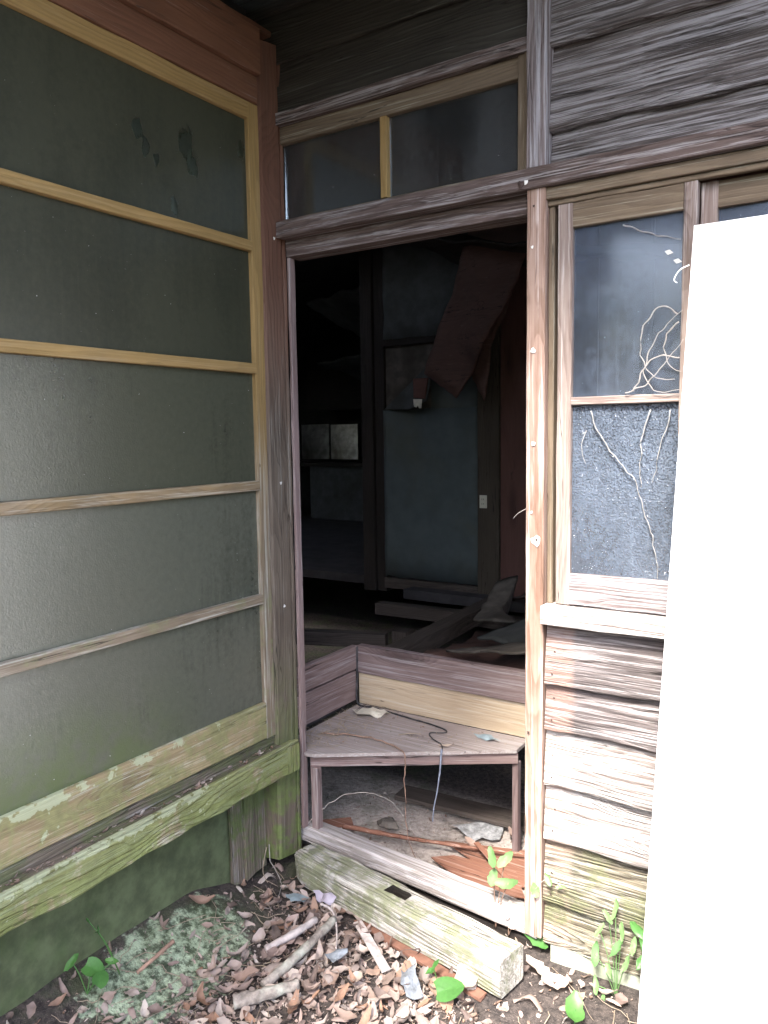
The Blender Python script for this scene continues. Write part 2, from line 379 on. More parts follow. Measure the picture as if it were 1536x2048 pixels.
M['outlet'] = plain('ivory_plastic', (.62, .60, .50), .4, .05, 20, .0)
M['black'] = plain('black_slot', (.01, .01, .01), .6, .1, 20, .0)
M['metal'] = plain('stained_steel_sheet', (.30, .30, .31), .30, .5, 9, .5, stain=((.10, .09, .08), .8), metal=.7)
M['nail'] = plain('pale_nail_patch', (.75, .73, .70), .6, .2, 60, .2)
M['nailrust'] = plain('rusty_nail', (.06, .04, .035), .7, .3, 60, .2)
M['cloth'] = plain('cream_paper', (.66, .62, .52), .9, .2, 24, .4)
M['cable'] = plain('black_cable', (.035, .035, .04), .6, .3, 60, .2, stain=((.22, .20, .20), .6))
M['tape'] = plain('blue_grey_strap', (.20, .23, .30), .6, .3, 60, .3)
M['straw'] = plain('dry_straw', (.42, .34, .26), .9, .4, 40, .2, rand=.5)
M['vine'] = plain('pale_dry_vine', (.33, .30, .28), .8, .2, 40, .2)
M['brownvine'] = plain('brown_dry_vine', (.26, .17, .13), .9, .3, 40, .2)
M['stickm'] = plain('lichened_bark', (.24, .21, .19), .95, .5, 55, .9, stain=((.46, .50, .44), .7))
M['stickp'] = plain('pale_bark', (.40, .35, .34), .95, .4, 45, .8, stain=((.58, .56, .54), .6))
M['rock'] = plain('grey_brown_stone', (.13, .115, .10), .9, .5, 30, .9)
M['whitedust'] = plain('white_mould_crust', (.33, .335, .345), .95, .5, 60, .9)
M['lilac'] = plain('lilac_plastic_scrap', (.34, .31, .37), .45, .2, 30, .3)
M['vine2'] = plain('faded_creeper', (.26, .26, .26), .9, .4, 60, .4)
M['bluescrap'] = plain('blue_grey_plastic_scrap', (.24, .30, .33), .5, .3, 30, .3)
M['clearplast'] = plain('crumpled_clear_plastic', (.19, .21, .24), .25, .4, 40, .8, spec=.8)
M['rust'] = plain('rust_brown_strip', (.17, .085, .06), .9, .3, 40, .4)

SMEARS = [((-.02, -.39, 2.25), .034), ((-.02, -.365, 2.20), .024), ((-.02, -.551, 2.235), .020), ((-.02, -.529, 2.20), .018), ((-.02, -.492, 2.178), .013), ((-.02, -.435, 2.07), .016), ((-.02, -.172, 2.295), .02)]
M['glassL'] = glass('frosted_grimy_glass', (.118, .123, .095), dirt=.62, rough=.15, ior=1.75, bumpscale=230, bump=.55, see=.55, tint=(.5, .56, .48), moss=(.60, .86), dist=.0012)
M['glassLtop'] = glass('smeared_grime_and_shade_glass', (.060, .062, .042), dirt=.58, rough=.32, bumpscale=200, bump=.3, see=.6, tint=(.5, .56, .48),
                       smears=SMEARS)
M['glassLmid'] = glass('frosted_half_shade_glass', (.082, .086, .060), dirt=.60, rough=.18, ior=1.7, bumpscale=230, bump=.5, see=.55, tint=(.5, .56, .48), dist=.0012)  # pane tones step darker upward: shade mixed into the grime colour
M['glassT'] = glass('dusty_transom_glass', (.10, .105, .11), dirt=.15, rough=.12, bumpscale=60, bump=.05, see=.85, tint=(.75, .78, .78), streaks=False)
M['glassR'] = glass('dusty_clear_glass', (.13, .16, .22), dirt=.22, rough=.10, bumpscale=50, bump=.06, see=.85, tint=(.7, .75, .8), streaks=False)
M['glassP'] = glass('pebbled_glass', (.12, .15, .20), dirt=.18, rough=.05, bumpscale=240, bump=1.0, kind='pebble', see=.5, tint=(.6, .66, .72), dist=.0036, streaks=False, ior=1.7)

def leafmat(name, cols, rough=.75, spec=.3, transl=.25, island=True):
    g = NT(name)
    geo = g.n('NewGeometry'); oi = g.n('ObjectInfo').outputs['Random']
    r = g.math('FRACT', g.math('ADD', geo.outputs['Random Per Island'], g.math('MULTIPLY', oi, 3.7)))
    ramp = g.n('ValToRGB', Fac=r); ramp.color_ramp.interpolation = 'LINEAR'
    el = ramp.color_ramp.elements
    while len(el) < len(cols): el.new(.5)
    for i, c in enumerate(cols): el[i].position = i/(len(cols)-1); el[i].color = (*c, 1)
    n = g.noise(g.n('TexCoord').outputs['Object'], 90.0, 4, .6)
    c = g.mix(g.ss(n, .3, .7), ramp.outputs[0], tuple((.7, .7, .7)), 'MULTIPLY')
    c = g.mix(.5, c, ramp.outputs[0])
    g.put(g.b.inputs['Base Color'], c); g.b.inputs['Roughness'].default_value = rough; g.b.inputs['Specular IOR Level'].default_value = spec
    g.put(g.b.inputs['Normal'], g.bump(n, .3, .001))
    tr = g.n('BsdfTranslucent', Color=c); mx = g.n('MixShader'); g.put(mx.inputs[0], transl)
    g.put(mx.inputs[1], g.b.outputs[0]); g.put(mx.inputs[2], tr.outputs[0]); g.t.links.new(mx.outputs[0], g.out.inputs['Surface'])
    return g.m
M['litter'] = leafmat('dead_leaf_litter', [(.20, .145, .13), (.44, .335, .30), (.12, .09, .08), (.54, .45, .41), (.27, .185, .15), (.40, .33, .30), (.56, .50, .455), (.32, .19, .13), (.28, .235, .215), (.44, .365, .335)])
M['paleleaf'] = leafmat('pale_dead_leaf', [(.52, .42, .36), (.60, .50, .43), (.48, .35, .29)])
M['green'] = leafmat('fresh_green_leaf', [(.065, .18, .045), (.09, .23, .055), (.07, .20, .05)], .45, .5, .3)
M['greenpale'] = leafmat('pale_green_leaf', [(.16, .30, .11), (.22, .36, .15), (.10, .24, .08)], .5, .5, .35)
M['forest'] = leafmat('woodland_leaf', [(.03, .07, .015), (.05, .10, .02), (.04, .08, .02)], .6, .4, .3)

# ------------------------------------------------------------------ the ground
def gh(x, y):
    """height of the ground"""
    t = max(0.0, min(1.0, (.22-x)/.32)); t = t*t*(3-2*t)
    s = max(0.0, min(1.0, (-.12-y)/.35)); s = s*s*(3-2*s)
    n = noise.noise(Vector((x*3, y*3, 0)))*.012 + noise.noise(Vector((x*11, y*11, 4)))*.005
    inside = 1.0 if y < .02 else max(0, 1-(y-.02)/.1)
    return (.085*t*s + n)*inside*(1 if abs(x) < 5 and abs(y) < 5 else .3) + (-.012 if y > .05 else 0)
def axis(lo, hi, a, b, fine_n):
    c = list(np.linspace(a, b, fine_n))
    L = []; d = .3; v = a
    while v > lo: v -= d; d *= 1.6; L.append(max(v, lo))
    Rr = []; d = .3; v = b
    while v < hi: v += d; d *= 1.6; Rr.append(min(v, hi))
    return L[::-1]+c+Rr
gx = axis(-400, 400, -.6, 2.4, 130); gy = axis(-400, 400, -2.4, 1.2, 150)
gv = [(x, y, gh(x, y)) for y in gy for x in gx]; nx = len(gx)
gf = [(j*nx+i, j*nx+i+1, (j+1)*nx+i+1, (j+1)*nx+i) for j in range(len(gy)-1) for i in range(nx-1)]
g = NT('dark_garden_soil'); P = g.n('NewGeometry').outputs['Position']
n1 = g.noise(P, 60.0, 8, .7); n2 = g.noise(P, 5.0, 4, .6); n3 = g.noise(P, 220.0, 3, .6)
c = g.mix(g.ss(n1, .3, .75), (.018, .014, .014), (.10, .08, .072))
c = g.mix(g.math('MULTIPLY', g.ss(n3, .62, .70), .5), c, (.30, .24, .21))
sx = g.n('SeparateXYZ', Vector=P)
# pale dust on the entrance floor, moss and lichen by the wing
ind = g.ss(sx.outputs[1], .03, .16); dust = g.mix(g.ss(n1, .3, .7), (.34, .29, .26), (.60, .54, .50))
c = g.mix(g.math('MULTIPLY', g.math('MULTIPLY', ind, g.ss(sx.outputs[1], .62, .8, 1, 0)), g.ss(g.noise(P, 3.2, 5, .65), .25, .45)), c, dust)
lm = g.n('VectorMath', _operation='DISTANCE'); g.put(lm.inputs[0], g.map(P, (1.5, .75, 0))); lm.inputs[1].default_value = (.06*1.5, -.62*.75, 0)
lmv = g.math('ADD', lm.outputs['Value'], g.math('MULTIPLY', g.math('SUBTRACT', g.noise(P, 16.0, 6, .7), .5), .42))
lic = g.ss(lmv, .17, .22, 1.0, 0.0)
lc = g.mix(g.ss(g.noise(P, 34.0, 8, .72), .40, .60), (.05, .07, .04), (.44, .54, .38))
c = g.mix(g.math('MULTIPLY', lic, .85), c, lc)
mo = g.math('MULTIPLY', g.ss(sx.outputs[0], .02, .25, 1, 0), g.ss(g.noise(P, 8.0, 5, .6), .45, .62))
c = g.mix(g.math('MULTIPLY', mo, .4), c, (.05, .08, .025))
g.put(g.b.inputs['Base Color'], c); g.b.inputs['Roughness'].default_value = .95
g.put(g.b.inputs['Normal'], g.bump(g.math('ADD', n1, g.math('MULTIPLY', n3, .4)), .9, .012))
ground = link('ground', mesh('ground', gv, gf, True), mat=g.m); ground['kind'] = 'structure'

# ------------------------------------------------------------------ woodland in the distance behind and beside the yard
wv, wf = [], []
rw = random.Random(3)
for i in range(16000):
    a = rw.uniform(math.pi*.93, math.pi*2.03); rad = rw.uniform(7.0, 11.0)
    hgt = 3.4+1.6*noise.noise(Vector((a*3, 0, 0)))
    z = rw.uniform(-.1, 1.0)**1.0*hgt
    c0 = Vector((1.5+math.cos(a)*rad, -1.0+math.sin(a)*rad, z+rw.uniform(-.4, .4)))
    s = rw.uniform(.09, .22); e = Euler((rw.uniform(-1, 1), rw.uniform(-1, 1), rw.uniform(0, 6.3))).to_matrix()
    k = len(wv)
    for q in ((-s, 0, 0), (0, -s*.5, 0), (s, 0, 0), (0, s*.5, .02)): wv.append(c0+e@Vector(q))
    wf.append((k, k+1, k+2, k+3))
wood_o = link('woodland', mesh('woodland', wv, wf), mat=M['forest']); wood_o['kind'] = 'stuff'

# ------------------------------------------------------------------ the interior shell (behind the walls)
def box_mesh(x0, x1, y0, y1, z0, z1):
    v = [(x, y, z) for z in (z0, z1) for y in (y0, y1) for x in (x0, x1)]
    return mesh('box', v, [(0, 2, 3, 1), (4, 5, 7, 6), (0, 1, 5, 4), (2, 6, 7, 3), (0, 4, 6, 2), (1, 3, 7, 5)])
def slab(name, x0, x1, y0, y1, z0, z1, mat, parent=None):
    c0 = Vector(((x0+x1)/2, (y0+y1)/2, (z0+z1)/2))
    me = box_mesh(x0-c0.x, x1-c0.x, y0-c0.y, y1-c0.y, z0-c0.z, z1-c0.z)
    return link(name, me, c0, parent, mat)
def structure(name, *a): o = slab(name, *a); o['kind'] = 'structure'; return o
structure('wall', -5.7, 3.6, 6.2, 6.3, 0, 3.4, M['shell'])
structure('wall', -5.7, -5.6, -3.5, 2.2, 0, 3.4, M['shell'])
structure('wall', -5.7, -5.6, 2.2, 3.6, 0, 1.0, M['shell'])  # opening above this piece of unseen wall, added to light the interior
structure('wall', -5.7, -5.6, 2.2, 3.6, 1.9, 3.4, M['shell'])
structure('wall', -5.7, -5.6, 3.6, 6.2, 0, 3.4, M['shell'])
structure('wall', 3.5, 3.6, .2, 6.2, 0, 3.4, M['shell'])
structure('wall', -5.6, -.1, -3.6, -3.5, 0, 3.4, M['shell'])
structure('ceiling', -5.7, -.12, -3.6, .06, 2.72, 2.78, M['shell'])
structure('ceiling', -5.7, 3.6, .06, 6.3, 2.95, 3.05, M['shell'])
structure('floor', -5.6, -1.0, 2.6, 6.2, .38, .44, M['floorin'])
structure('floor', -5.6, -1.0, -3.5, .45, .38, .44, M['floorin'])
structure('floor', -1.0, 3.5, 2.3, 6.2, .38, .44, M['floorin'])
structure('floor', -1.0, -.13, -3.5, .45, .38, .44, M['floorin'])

# ------------------------------------------------------------------ back wall, upper: boards, batten, lintel
bw = thing('clapboard_wall', 'weathered dark clapboards above the lintel, with a grey batten between the shaded and the lit stretch', 'board wall', (.88, 0, 2.1))
zs = [2.045, 2.20, 2.40, 2.60, 2.80, 3.0]
for a, b in zip(zs[:-1], zs[1:]):
    plank('board', .886, 3.4, -.018, -.003, a-.006, b+.016, M['upper'], bw, wear=.0055, tilt=R(-7), warp=.004, bev=.003, nl=70)
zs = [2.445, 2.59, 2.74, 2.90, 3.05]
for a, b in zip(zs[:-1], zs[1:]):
    plank('board', -.9, .832, -.012, .001, a-.004, b+.014, M['upper_shade'], bw, wear=.002, tilt=R(-7), warp=.002)
plank('batten', .8325, .8855, -.050, -.006, 2.112, 3.05, M['batten'], bw, wear=.002)
plank('backing', -.9, 3.4, .02, .035, 2.44, 3.1, M['dark'], bw)
plank('backing', .8865, 3.4, .02, .035, 2.112, 2.438, M['dark'], bw)

# ------------------------------------------------------------------ door frame (fixed timbers of the doorway)
df = thing('door_frame', 'bare timber frame of the open doorway, long lintel over it and pale nail-marked post at its right', 'door frame', (.42, 0, 0))
plank('lintel', .004, 3.4, -.048, .03, 2.063, 2.111, M['lintel'], df, wear=.0022, warp=.002, nl=90)
plank('header', .004, .829, -.002, .07, 2.012, 2.0622, M['lintel'], df, wear=.0015)
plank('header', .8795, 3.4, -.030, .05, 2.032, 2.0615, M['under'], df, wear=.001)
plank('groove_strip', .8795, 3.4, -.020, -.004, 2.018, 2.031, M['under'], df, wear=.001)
jr = plank('post', .829, .8785, -.034, .06, .055, 2.0625, M['jamb'], df, wear=.0012)
plank('groove_strip', .8797, .895, -.012, .05, .998, 2.017, M['under'], df, wear=.001)
plank('jamb_strip', .0015, .013, .003, .030, .12, 2.011, M['stepframe'], df, wear=.001)
def nail(parent, x, y, z, r, mat, axis_='y', name='nail'):
    vs_, fs = [], []
    for i in range(9):
        a = 2*math.pi*i/9; rr = r*(1+.25*math.sin(i*2.3+z*9)); vs_.append((rr*math.cos(a), 0, rr*math.sin(a)))
    vs_.append((0, -r*.3, 0))
    fs = [(i, (i+1) % 9, 9) for i in range(9)]
    o = link(name, mesh('nail', vs_, fs), (x, y, z), parent, mat)
    if axis_ == 'x': o.rotation_euler = (0, 0, R(90))
    return o
for (x, z, r, m) in [(.848, 1.66, .007, 'nail'), (.845, 1.92, .004, 'nail'), (.850, 1.42, .006, 'nail'), (.846, 1.24, .004, 'nail'), (.859, 1.165, .014, 'nail'), (.861, 1.167, .0045, 'nailrust'), (.841, .64, .004, 'nailrust'), (.85, 2.02, .003, 'nailrust')]:
    nail(df, x, -.0365 if m == 'nail' else -.0395, z, r, M[m])
nail(df, .82, -.0505, 2.075, .010, M['nailrust'])
nail(df, .833, -.0505, 2.078, .006, M['nail'])

# ------------------------------------------------------------------ transom window
tw = thing('transom_window', 'narrow two-pane transom window above the doorway, dusty dark glass in a brown frame', 'window', (.42, 0, 2.1))
plank('head_board', .002, .831, -.034, .02, 2.402, 2.438, M['lintel'], tw, wear=.0015)
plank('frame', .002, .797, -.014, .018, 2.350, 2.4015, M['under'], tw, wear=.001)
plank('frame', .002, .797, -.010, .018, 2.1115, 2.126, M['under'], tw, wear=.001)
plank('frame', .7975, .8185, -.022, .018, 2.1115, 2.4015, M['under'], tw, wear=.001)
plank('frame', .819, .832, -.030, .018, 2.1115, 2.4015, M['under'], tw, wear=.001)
plank('mullion', .372, .394, -.016, .018, 2.1265, 2.3495, M['sash'], tw, wear=.001)
slab('pane', .003, .3715, .003, .006, 2.127, 2.349, M['glassT'], tw)
slab('pane', .3945, .797, .003, .006, 2.127, 2.349, M['glassT'], tw)

# ------------------------------------------------------------------ side window (two sashes)
def sash(x0, x1, label, y):
    t = thing('window_sash', label, 'window', ((x0+x1)/2, y, .998), 'sashes of the side window')
    plank('stile', x0, x0+.038, y-.012, y+.014, 1.0, 2.0165, M['frame'], t, wear=.001)
    plank('stile', x1-.030, x1, y-.012, y+.014, 1.0, 2.0165, M['frame'], t, wear=.001)
    plank('top_rail', x0+.0385, x1-.0305, y-.011, y+.013, 1.957, 2.0165, M['under'], t, wear=.001)
    plank('glazing_bar', x0+.0385, x1-.0305, y-.013, y+.013, 1.517, 1.537, M['frame'], t, wear=.001)
    plank('bottom_rail', x0+.0385, x1-.0305, y-.011, y+.013, 1.0, 1.083, M['batten'], t, wear=.002)
    slab('pane', x0+.0385, x1-.0305, y+.002, y+.005, 1.5375, 1.9565, M['glassR'], t)
    slab('pane', x0+.0385, x1-.0305, y+.002, y+.005, 1.0835, 1.5165, M['glassP'], t)
    return t
sash(.9065, 1.2385, 'window sash beside the door post, clear pane over pebbled pane, dry vine in it', -.008)
sash(1.2395, 1.80, 'window sash almost hidden by the white board, only its dark top corner showing', .022)
plank('window_sill', .8805, 3.0, -.058, .03, .948, .9965, M['clap'], None, wear=.002)
tag(bpy.data.objects['window_sill'], 'bleached window sill beam under the side window, on top of the lower clapboards', 'window sill')

# ------------------------------------------------------------------ lower clapboards
lw = thing('clapboard_wall', 'bleached overlapping clapboards below the side window, rotten and green at the bottom', 'board wall', (1.1, 0, 0))
lz = [(.782, .955, 'clapdark'), (.656, .795, 'clapdark'), (.498, .668, 'clap'), (.348, .510, 'clap'), (.165, .360, 'rot'), (.045, .178, 'rot')]
for i, (a, b, m) in enumerate(lz):
    plank('board', .8835, 3.0, -.024, -.009, a, b+.004, M[m], lw, wear=.0035 if m != 'rot' else .007, tilt=R(-7.5), warp=.003, bev=.003, nl=60, rz=0, ry=R(random.uniform(-.25, .25)))
plank('backing', .8835, 3.0, .02, .035, .0, .946, M['dark'], lw)
for i, (a, b, m) in enumerate(lz[:5]):
    for k in (0, 1):
        nail(lw, .905+.012*random.random(), -.036+.004*k, a+.03+k*.06, .0028, M['nailrust'])
ft = slab('footing_stone', .905, 3.0, -.03, .05, -.06, .058, M['stone']); tag(ft, 'low mossy stone footing under the lowest rotten clapboard', 'footing')

# ------------------------------------------------------------------ left wing: casing, corner post, sill beam
wc = thing('door_casing', 'red-brown casing and groove rail over the big glazed sliding door at the left', 'door frame', (0, -1.0, 2.5))
plank('beam', -.10, .022, -3.4, -.1185, 2.515, 2.645, M['redcase'], wc, wear=.0015)
plank('groove_rail', -.09, .004, -3.4, -.1185, 2.437, 2.5145, M['redcase'], wc, wear=.001)
plank('top_board', -.45, .016, -3.4, -.06, 2.6455, 2.66, M['redcase'], wc, wear=.002)
cp = thing('corner_post', 'tall corner post left of the doorway, reddish at the top and moss-green at its foot', 'post', (-.05, -.06, 0))
plank('post', -.105, .0, -.105, -.012, .04, 2.645, M['post'], cp, wear=.0015, bev=.008, endwear=.04)
plank('edge_strip', -.02, .0008, -.0115, .0025, .0, 2.645, M['post'], cp, wear=.001, endwear=.03)
for z in (2.06, 1.3, .9): nail(cp, .0025, -.055, z, .005, M['nail'], 'x')
sb = thing('sill_beam', 'long mossy sill beam with a leaf-filled groove under the sliding door', 'beam', (0, -1.2, .4))
plank('beam', -.095, .042, -3.4, -.1070, .357, .446, M['beam'], sb, wear=.005, warp=.002, nl=90, bev=.006, endwear=0)
plank('beam_end', .0015, .042, -.1065, -.045, .357, .446, M['beam'], sb, wear=.002)
plank('groove_lip', .026, .0405, -3.4, -.047, .4465, .456, M['beam'], sb, wear=.002, nl=80)
plank('groove_floor', -.09, .0255, -3.4, -.106, .4465, .450, M['stub'], sb, wear=.001)
stub = thing('plinth_boards', 'short dark mossy boards between sill beam and ground beside the corner post', 'boards', (-.05, -.17, 0))
for i, (a, b, x) in enumerate([(-.175, -.1065, -.062), (-.215, -.1755, -.050), (-.262, -.2155, -.058)]):
    plank('board', x-.02, x, a, b, .02, .356, M['stub'], stub, wear=.002, endwear=.05)
fd = link('foundation_wall', None); bpy.data.objects.remove(fd)
fv, ff = [], []
for j in range(9):
    for i in range(90):
        y = -3.4+i*(3.4-.20)/89; z = -.1+j*(.456/8)
        fv.append((-.085+noise.noise(Vector((y*5, z*8, 0)))*.008, y, z))
for j in range(8):
    for i in range(89): ff.append((j*90+i, j*90+i+1, (j+1)*90+i+1, (j+1)*90+i))
k = len(fv); fv += [(-.2, -3.4, -.1), (-.2, -.20, -.1), (-.2, -.20, .356), (-.2, -3.4, .356)]
ff += [(8*90, 8*90+89, k+2, k+3), (89, k+1, k+2, 8*90+89)]
fd = link('foundation_wall', mesh('foundation', fv, ff, True), mat=M['concrete'])
tag(fd, 'low green-stained concrete foundation wall under the mossy sill beam', 'foundation')

# ------------------------------------------------------------------ the sliding glazed door at the left
sd = thing('sliding_door', 'tall glazed sliding door of grimy frosted panes and thin wooden bars, mossy at its foot', 'sliding door', (-.02, -.9, .44))
Y0, Y1 = -1.70, -.1065
plank('stile', -.038, -.004, Y1-.044, Y1, .485, 2.436, M['sash'], sd, wear=.0012)
plank('stile', -.038, -.004, Y0, Y0+.044, .485, 2.436, M['sash'], sd, wear=.0012)
plank('top_rail', -.037, -.003, Y0+.0445, Y1-.0445, 2.388, 2.436, M['sash'], sd, wear=.001)
plank('track_rail', -.030, -.012, -3.4, -.1065, .4505, .4835, M['stub'], sb)
plank('bottom_rail', -.037, -.003, Y0+.0445, Y1-.0445, .488, .604, M['rail'], sd, wear=.0012)
bars = [.940, 1.298, 1.656, 2.020]
for z in bars:
    plank('glazing_bar', -.032, -.001, Y0+.0445, Y1-.0445, z-.015, z+.015, M['sash'], sd, wear=.0008, warp=.001)
edges = [.604]+bars+[2.388]
for i in range(5):
    a = edges[i]+(.0155 if i else .0005); b = edges[i+1]-(.0155 if i < 4 else .0005)
    slab('pane', -.022, -.019, Y0+.0445, Y1-.0445, a, b, M['glassL'] if i < 2 else M['glassLmid'] if i == 2 else M['glassLtop'], sd)
# its neighbour further along the wall
sd2 = thing('sliding_door', 'second glazed sliding door further along the left wall, beyond the picture edge', 'sliding door', (-.02, -2.6, .44))
plank('stile', -.075, -.045, Y0-.01, Y0+.035, .4425, 2.436, M['sash'], sd2)
plank('top_rail', -.075, -.045, -3.4, Y0-.011, 2.388, 2.436, M['sash'], sd2)
plank('bottom_rail', -.075, -.045, -3.4, Y0-.011, .4425, .604, M['rail'], sd2)
slab('pane', -.062, -.059, -3.4, Y0-.011, .6045, 2.3875, M['glassL'], sd2)

# ------------------------------------------------------------------ eaves, out of view, overhangs widened to shade wall and glass
ev = thing('eave', 'unseen dark wooden eave of the left wing roof, widened to shade the sliding door', 'roof', (.2, -1.6, 2.9))
plank('roof_board', -.7, 1.02, -4.0, -.30, 2.85, 2.88, M['dark'], ev, ry=R(6))
ev2 = thing('eave', 'unseen dark wooden eave over the back wall, deepened to shade its clapboards', 'roof', (1.3, -.2, 3.1))
plank('roof_board', -.9, 3.6, -.95, .1, 2.96, 2.99, M['dark'], ev2, rx=R(10))

# ------------------------------------------------------------------ doorstep corner: risers and triangular step
rs = thing('floor_riser', 'raised floor edge inside the doorway, purple-brown rail over pale wood board', 'step riser', (.2, .5, .4))
plank('rail', -.105, 1.6, .497, .535, .512, .622, M['riser'], rs, wear=.0012)
plank('pale_board', -.103, .618, .508, .528, .385, .5115, M['yellow'], rs, wear=.0008)
plank('rail', -.128, -.101, -.01, .4965, .530, .622, M['stepframe'], rs, wear=.001)
plank('rail', -.122, -.103, -.01, .4965, .405, .522, M['stepframe'], rs, wear=.001)
plank('post', .6185, .645, .49, .53, -.02, .5115, M['riser'], rs, wear=.001)
plank('post', -.109, -.100, .486, .4965, .385, .618, M['dark'], rs)

ts = thing('corner_step', 'dusty triangular step board set in the entrance corner on thin legs', 'step', (.1, .3, 0))
A = [(-.101, .03), (.02, .012), (.05, .02), (.617, .402), (.617, .507), (-.101, .507)]
sv, sf = [], []
rng = random.Random(5)
def poly_prism(name, pts, z0, z1, mat, parent, lift=0.0):
    n = len(pts); cx_ = sum(p[0] for p in pts)/n; cy_ = sum(p[1] for p in pts)/n
    v = [(p[0]-cx_, p[1]-cy_, 0) for p in pts]+[(p[0]-cx_, p[1]-cy_, z1-z0) for p in pts]
    f = [tuple(reversed(range(n))), tuple(range(n, 2*n))]+[(i, (i+1) % n, n+(i+1) % n, n+i) for i in range(n)]
    return link(name, mesh(name, v, f), (cx_, cy_, z0), parent, mat)
poly_prism('top', A, .372, .384, M['step'], ts)
# apron under the long front edge
import mathutils
p0 = Vector((.022, .030)); p1 = Vector((.612, .415)); L = (p1-p0).length; ang = math.atan2(p1.y-p0.y, p1.x-p0.x)
mid = (p0+p1)/2
ap = link('apron', plank_mesh(L, .040, .018, 901, .0008), (mid.x, mid.y+.006, .350), ts, M['stepframe'])
ap.rotation_euler = (Matrix.Rotation(ang, 3, 'Z') @ Matrix.Rotation(R(90), 3, 'X')).to_euler()
plank('leg', .0245, .052, .030, .058, .02, .329, M['stepframe'], ts, wear=.001)
plank('leg', .592, .614, .42, .446, -.01, .329, M['riser'], ts, wear=.001)
#plank('leg', -.098, -.075, .47, .495, -.01, .371, M['dark'], ts, wear=.001)
#plank('stretcher', -.07, .60, .485, .505, .0, .05, M['riser'], ts)

# things lying on the step
def scrap_mesh(pts, seed=0, crumple=.006, thick=.0, sub=3):
    """a torn sheet: outline fanned and crumpled"""
    c0 = Vector((sum(p[0] for p in pts)/len(pts), sum(p[1] for p in pts)/len(pts), 0))
    n = len(pts); v = [(0, 0, crumple)]; f = []
    for r in range(1, sub+1):
        for i, p in enumerate(pts):
            q = (Vector((p[0], p[1], 0))-c0)*(r/sub)
            z = noise.noise(Vector((q.x*38+seed, q.y*38, seed)))*crumple*1.8+crumple*.6
            v.append((q.x+noise.noise(Vector((i*1.7, r, seed)))*crumple*.6, q.y, z))
    for i in range(n): f.append((0, 1+i, 1+(i+1) % n))
    for r in range(1, sub):
        for i in range(n):
            a = 1+(r-1)*n+i; b = 1+(r-1)*n+(i+1) % n; f.append((a, a+n, b+n, b))
    return mesh('scrap', v, f, True), c0
def scrap(name, pts, z, mat, label, cat, seed=0, crumple=.006, rot=None, group=None):
    dense = []
    n = len(pts)
    for i in range(n):
        a = Vector((*pts[i], 0)); b = Vector((*pts[(i+1) % n], 0))
        for k in range(3):
            p = a.lerp(b, k/3); dense.append((p.x+rng.uniform(-1, 1)*crumple*.4*(k > 0), p.y+rng.uniform(-1, 1)*crumple*.4*(k > 0)))
    me, c0 = scrap_mesh(dense, seed, crumple)
    o = link(name, me, (c0.x, c0.y, z), None, mat)
    if rot: o.rotation_euler = rot
    return tag(o, label, cat, group)
pc = scrap('paper_scrap', [(-.070, .415), (-.02, .482), (.085, .445), (.045, .405), (-.01, .362)], .387, M['cloth'], 'folded cream paper scrap with two dark lines at the back of the triangular step', 'paper', 3, .014)
for dx in (0, .007):
    l = link('printed_line', tube_mesh([(-.035+dx, -.05, .020), (-.037+dx, 0, .026), (-.045+dx, .03, .022)], .0011, 4), None or (0, 0, 0), None, M['cable'])
    l.parent = pc; l.location = (0, 0, .0)
def strand(name, pts, r, mat, label, cat, n=6, k=8, group=None, rough=.2):
    P_ = spline(pts, k); m_ = Vector(pts[0])
    if mat in (M['vine'], M['vine2'], M['brownvine']):
        P_ = [q+Vector((noise.noise(q*40), noise.noise(q*40+Vector((9, 0, 0)))*.25, noise.noise(q*40+Vector((0, 9, 0)))))*.006 for q in P_]
    rr = [r*(1-.6*i/len(P_))*(1+.3*noise.noise(Vector((i*.9, len(pts), 0)))) for i in range(len(P_))]
    o = link(name, tube_mesh([p-m_ for p in P_], rr, n, len(name), rough), m_, None, mat)
    return tag(o, label, cat, group)
strand('cable', [(-.098, .490, .62), (-.098, .488, .50), (-.092, .480, .395), (-.02, .478, .391), (.06, .470, .390), (.16, .455, .390), (.25, .440, .392), (.325, .425, .390), (.345, .400, .390), (.300, .370, .390), (.33, .33, .390), (.382, .300, .390), (.405, .268, .386)], .0042, M['cable'],
       'black cable hanging from the riser corner and winding across the step', 'cable')
strand('strap', [(.406, .262, .389), (.412, .245, .37), (.410, .240, .32), (.400, .238, .25), (.388, .236, .19), (.383, .237, .14)], .0042, M['tape'], 'blue-grey frayed strap hanging straight down over the step edge', 'strap', n=5)
strand('dry_vine', [(-.03, .17, .388), (.06, .20, .392), (.16, .215, .392), (.25, .205, .390), (.305, .178, .389), (.318, .165, .36), (.322, .160, .24), (.325, .165, .12), (.345, .17, .05), (.40, .14, .012)], .0032, M['brownvine'], 'thin brown dead vine crossing the step and dangling over its front', 'vine')
strand('dry_vine', [(.0, .02, .115), (.045, .05, .17), (.10, .09, .215), (.17, .14, .23), (.24, .19, .20), (.285, .22, .13), (.30, .26, .06)], .0018, M['vine'], 'thin tan vine arching from the corner post foot into the dark under the step', 'vine')
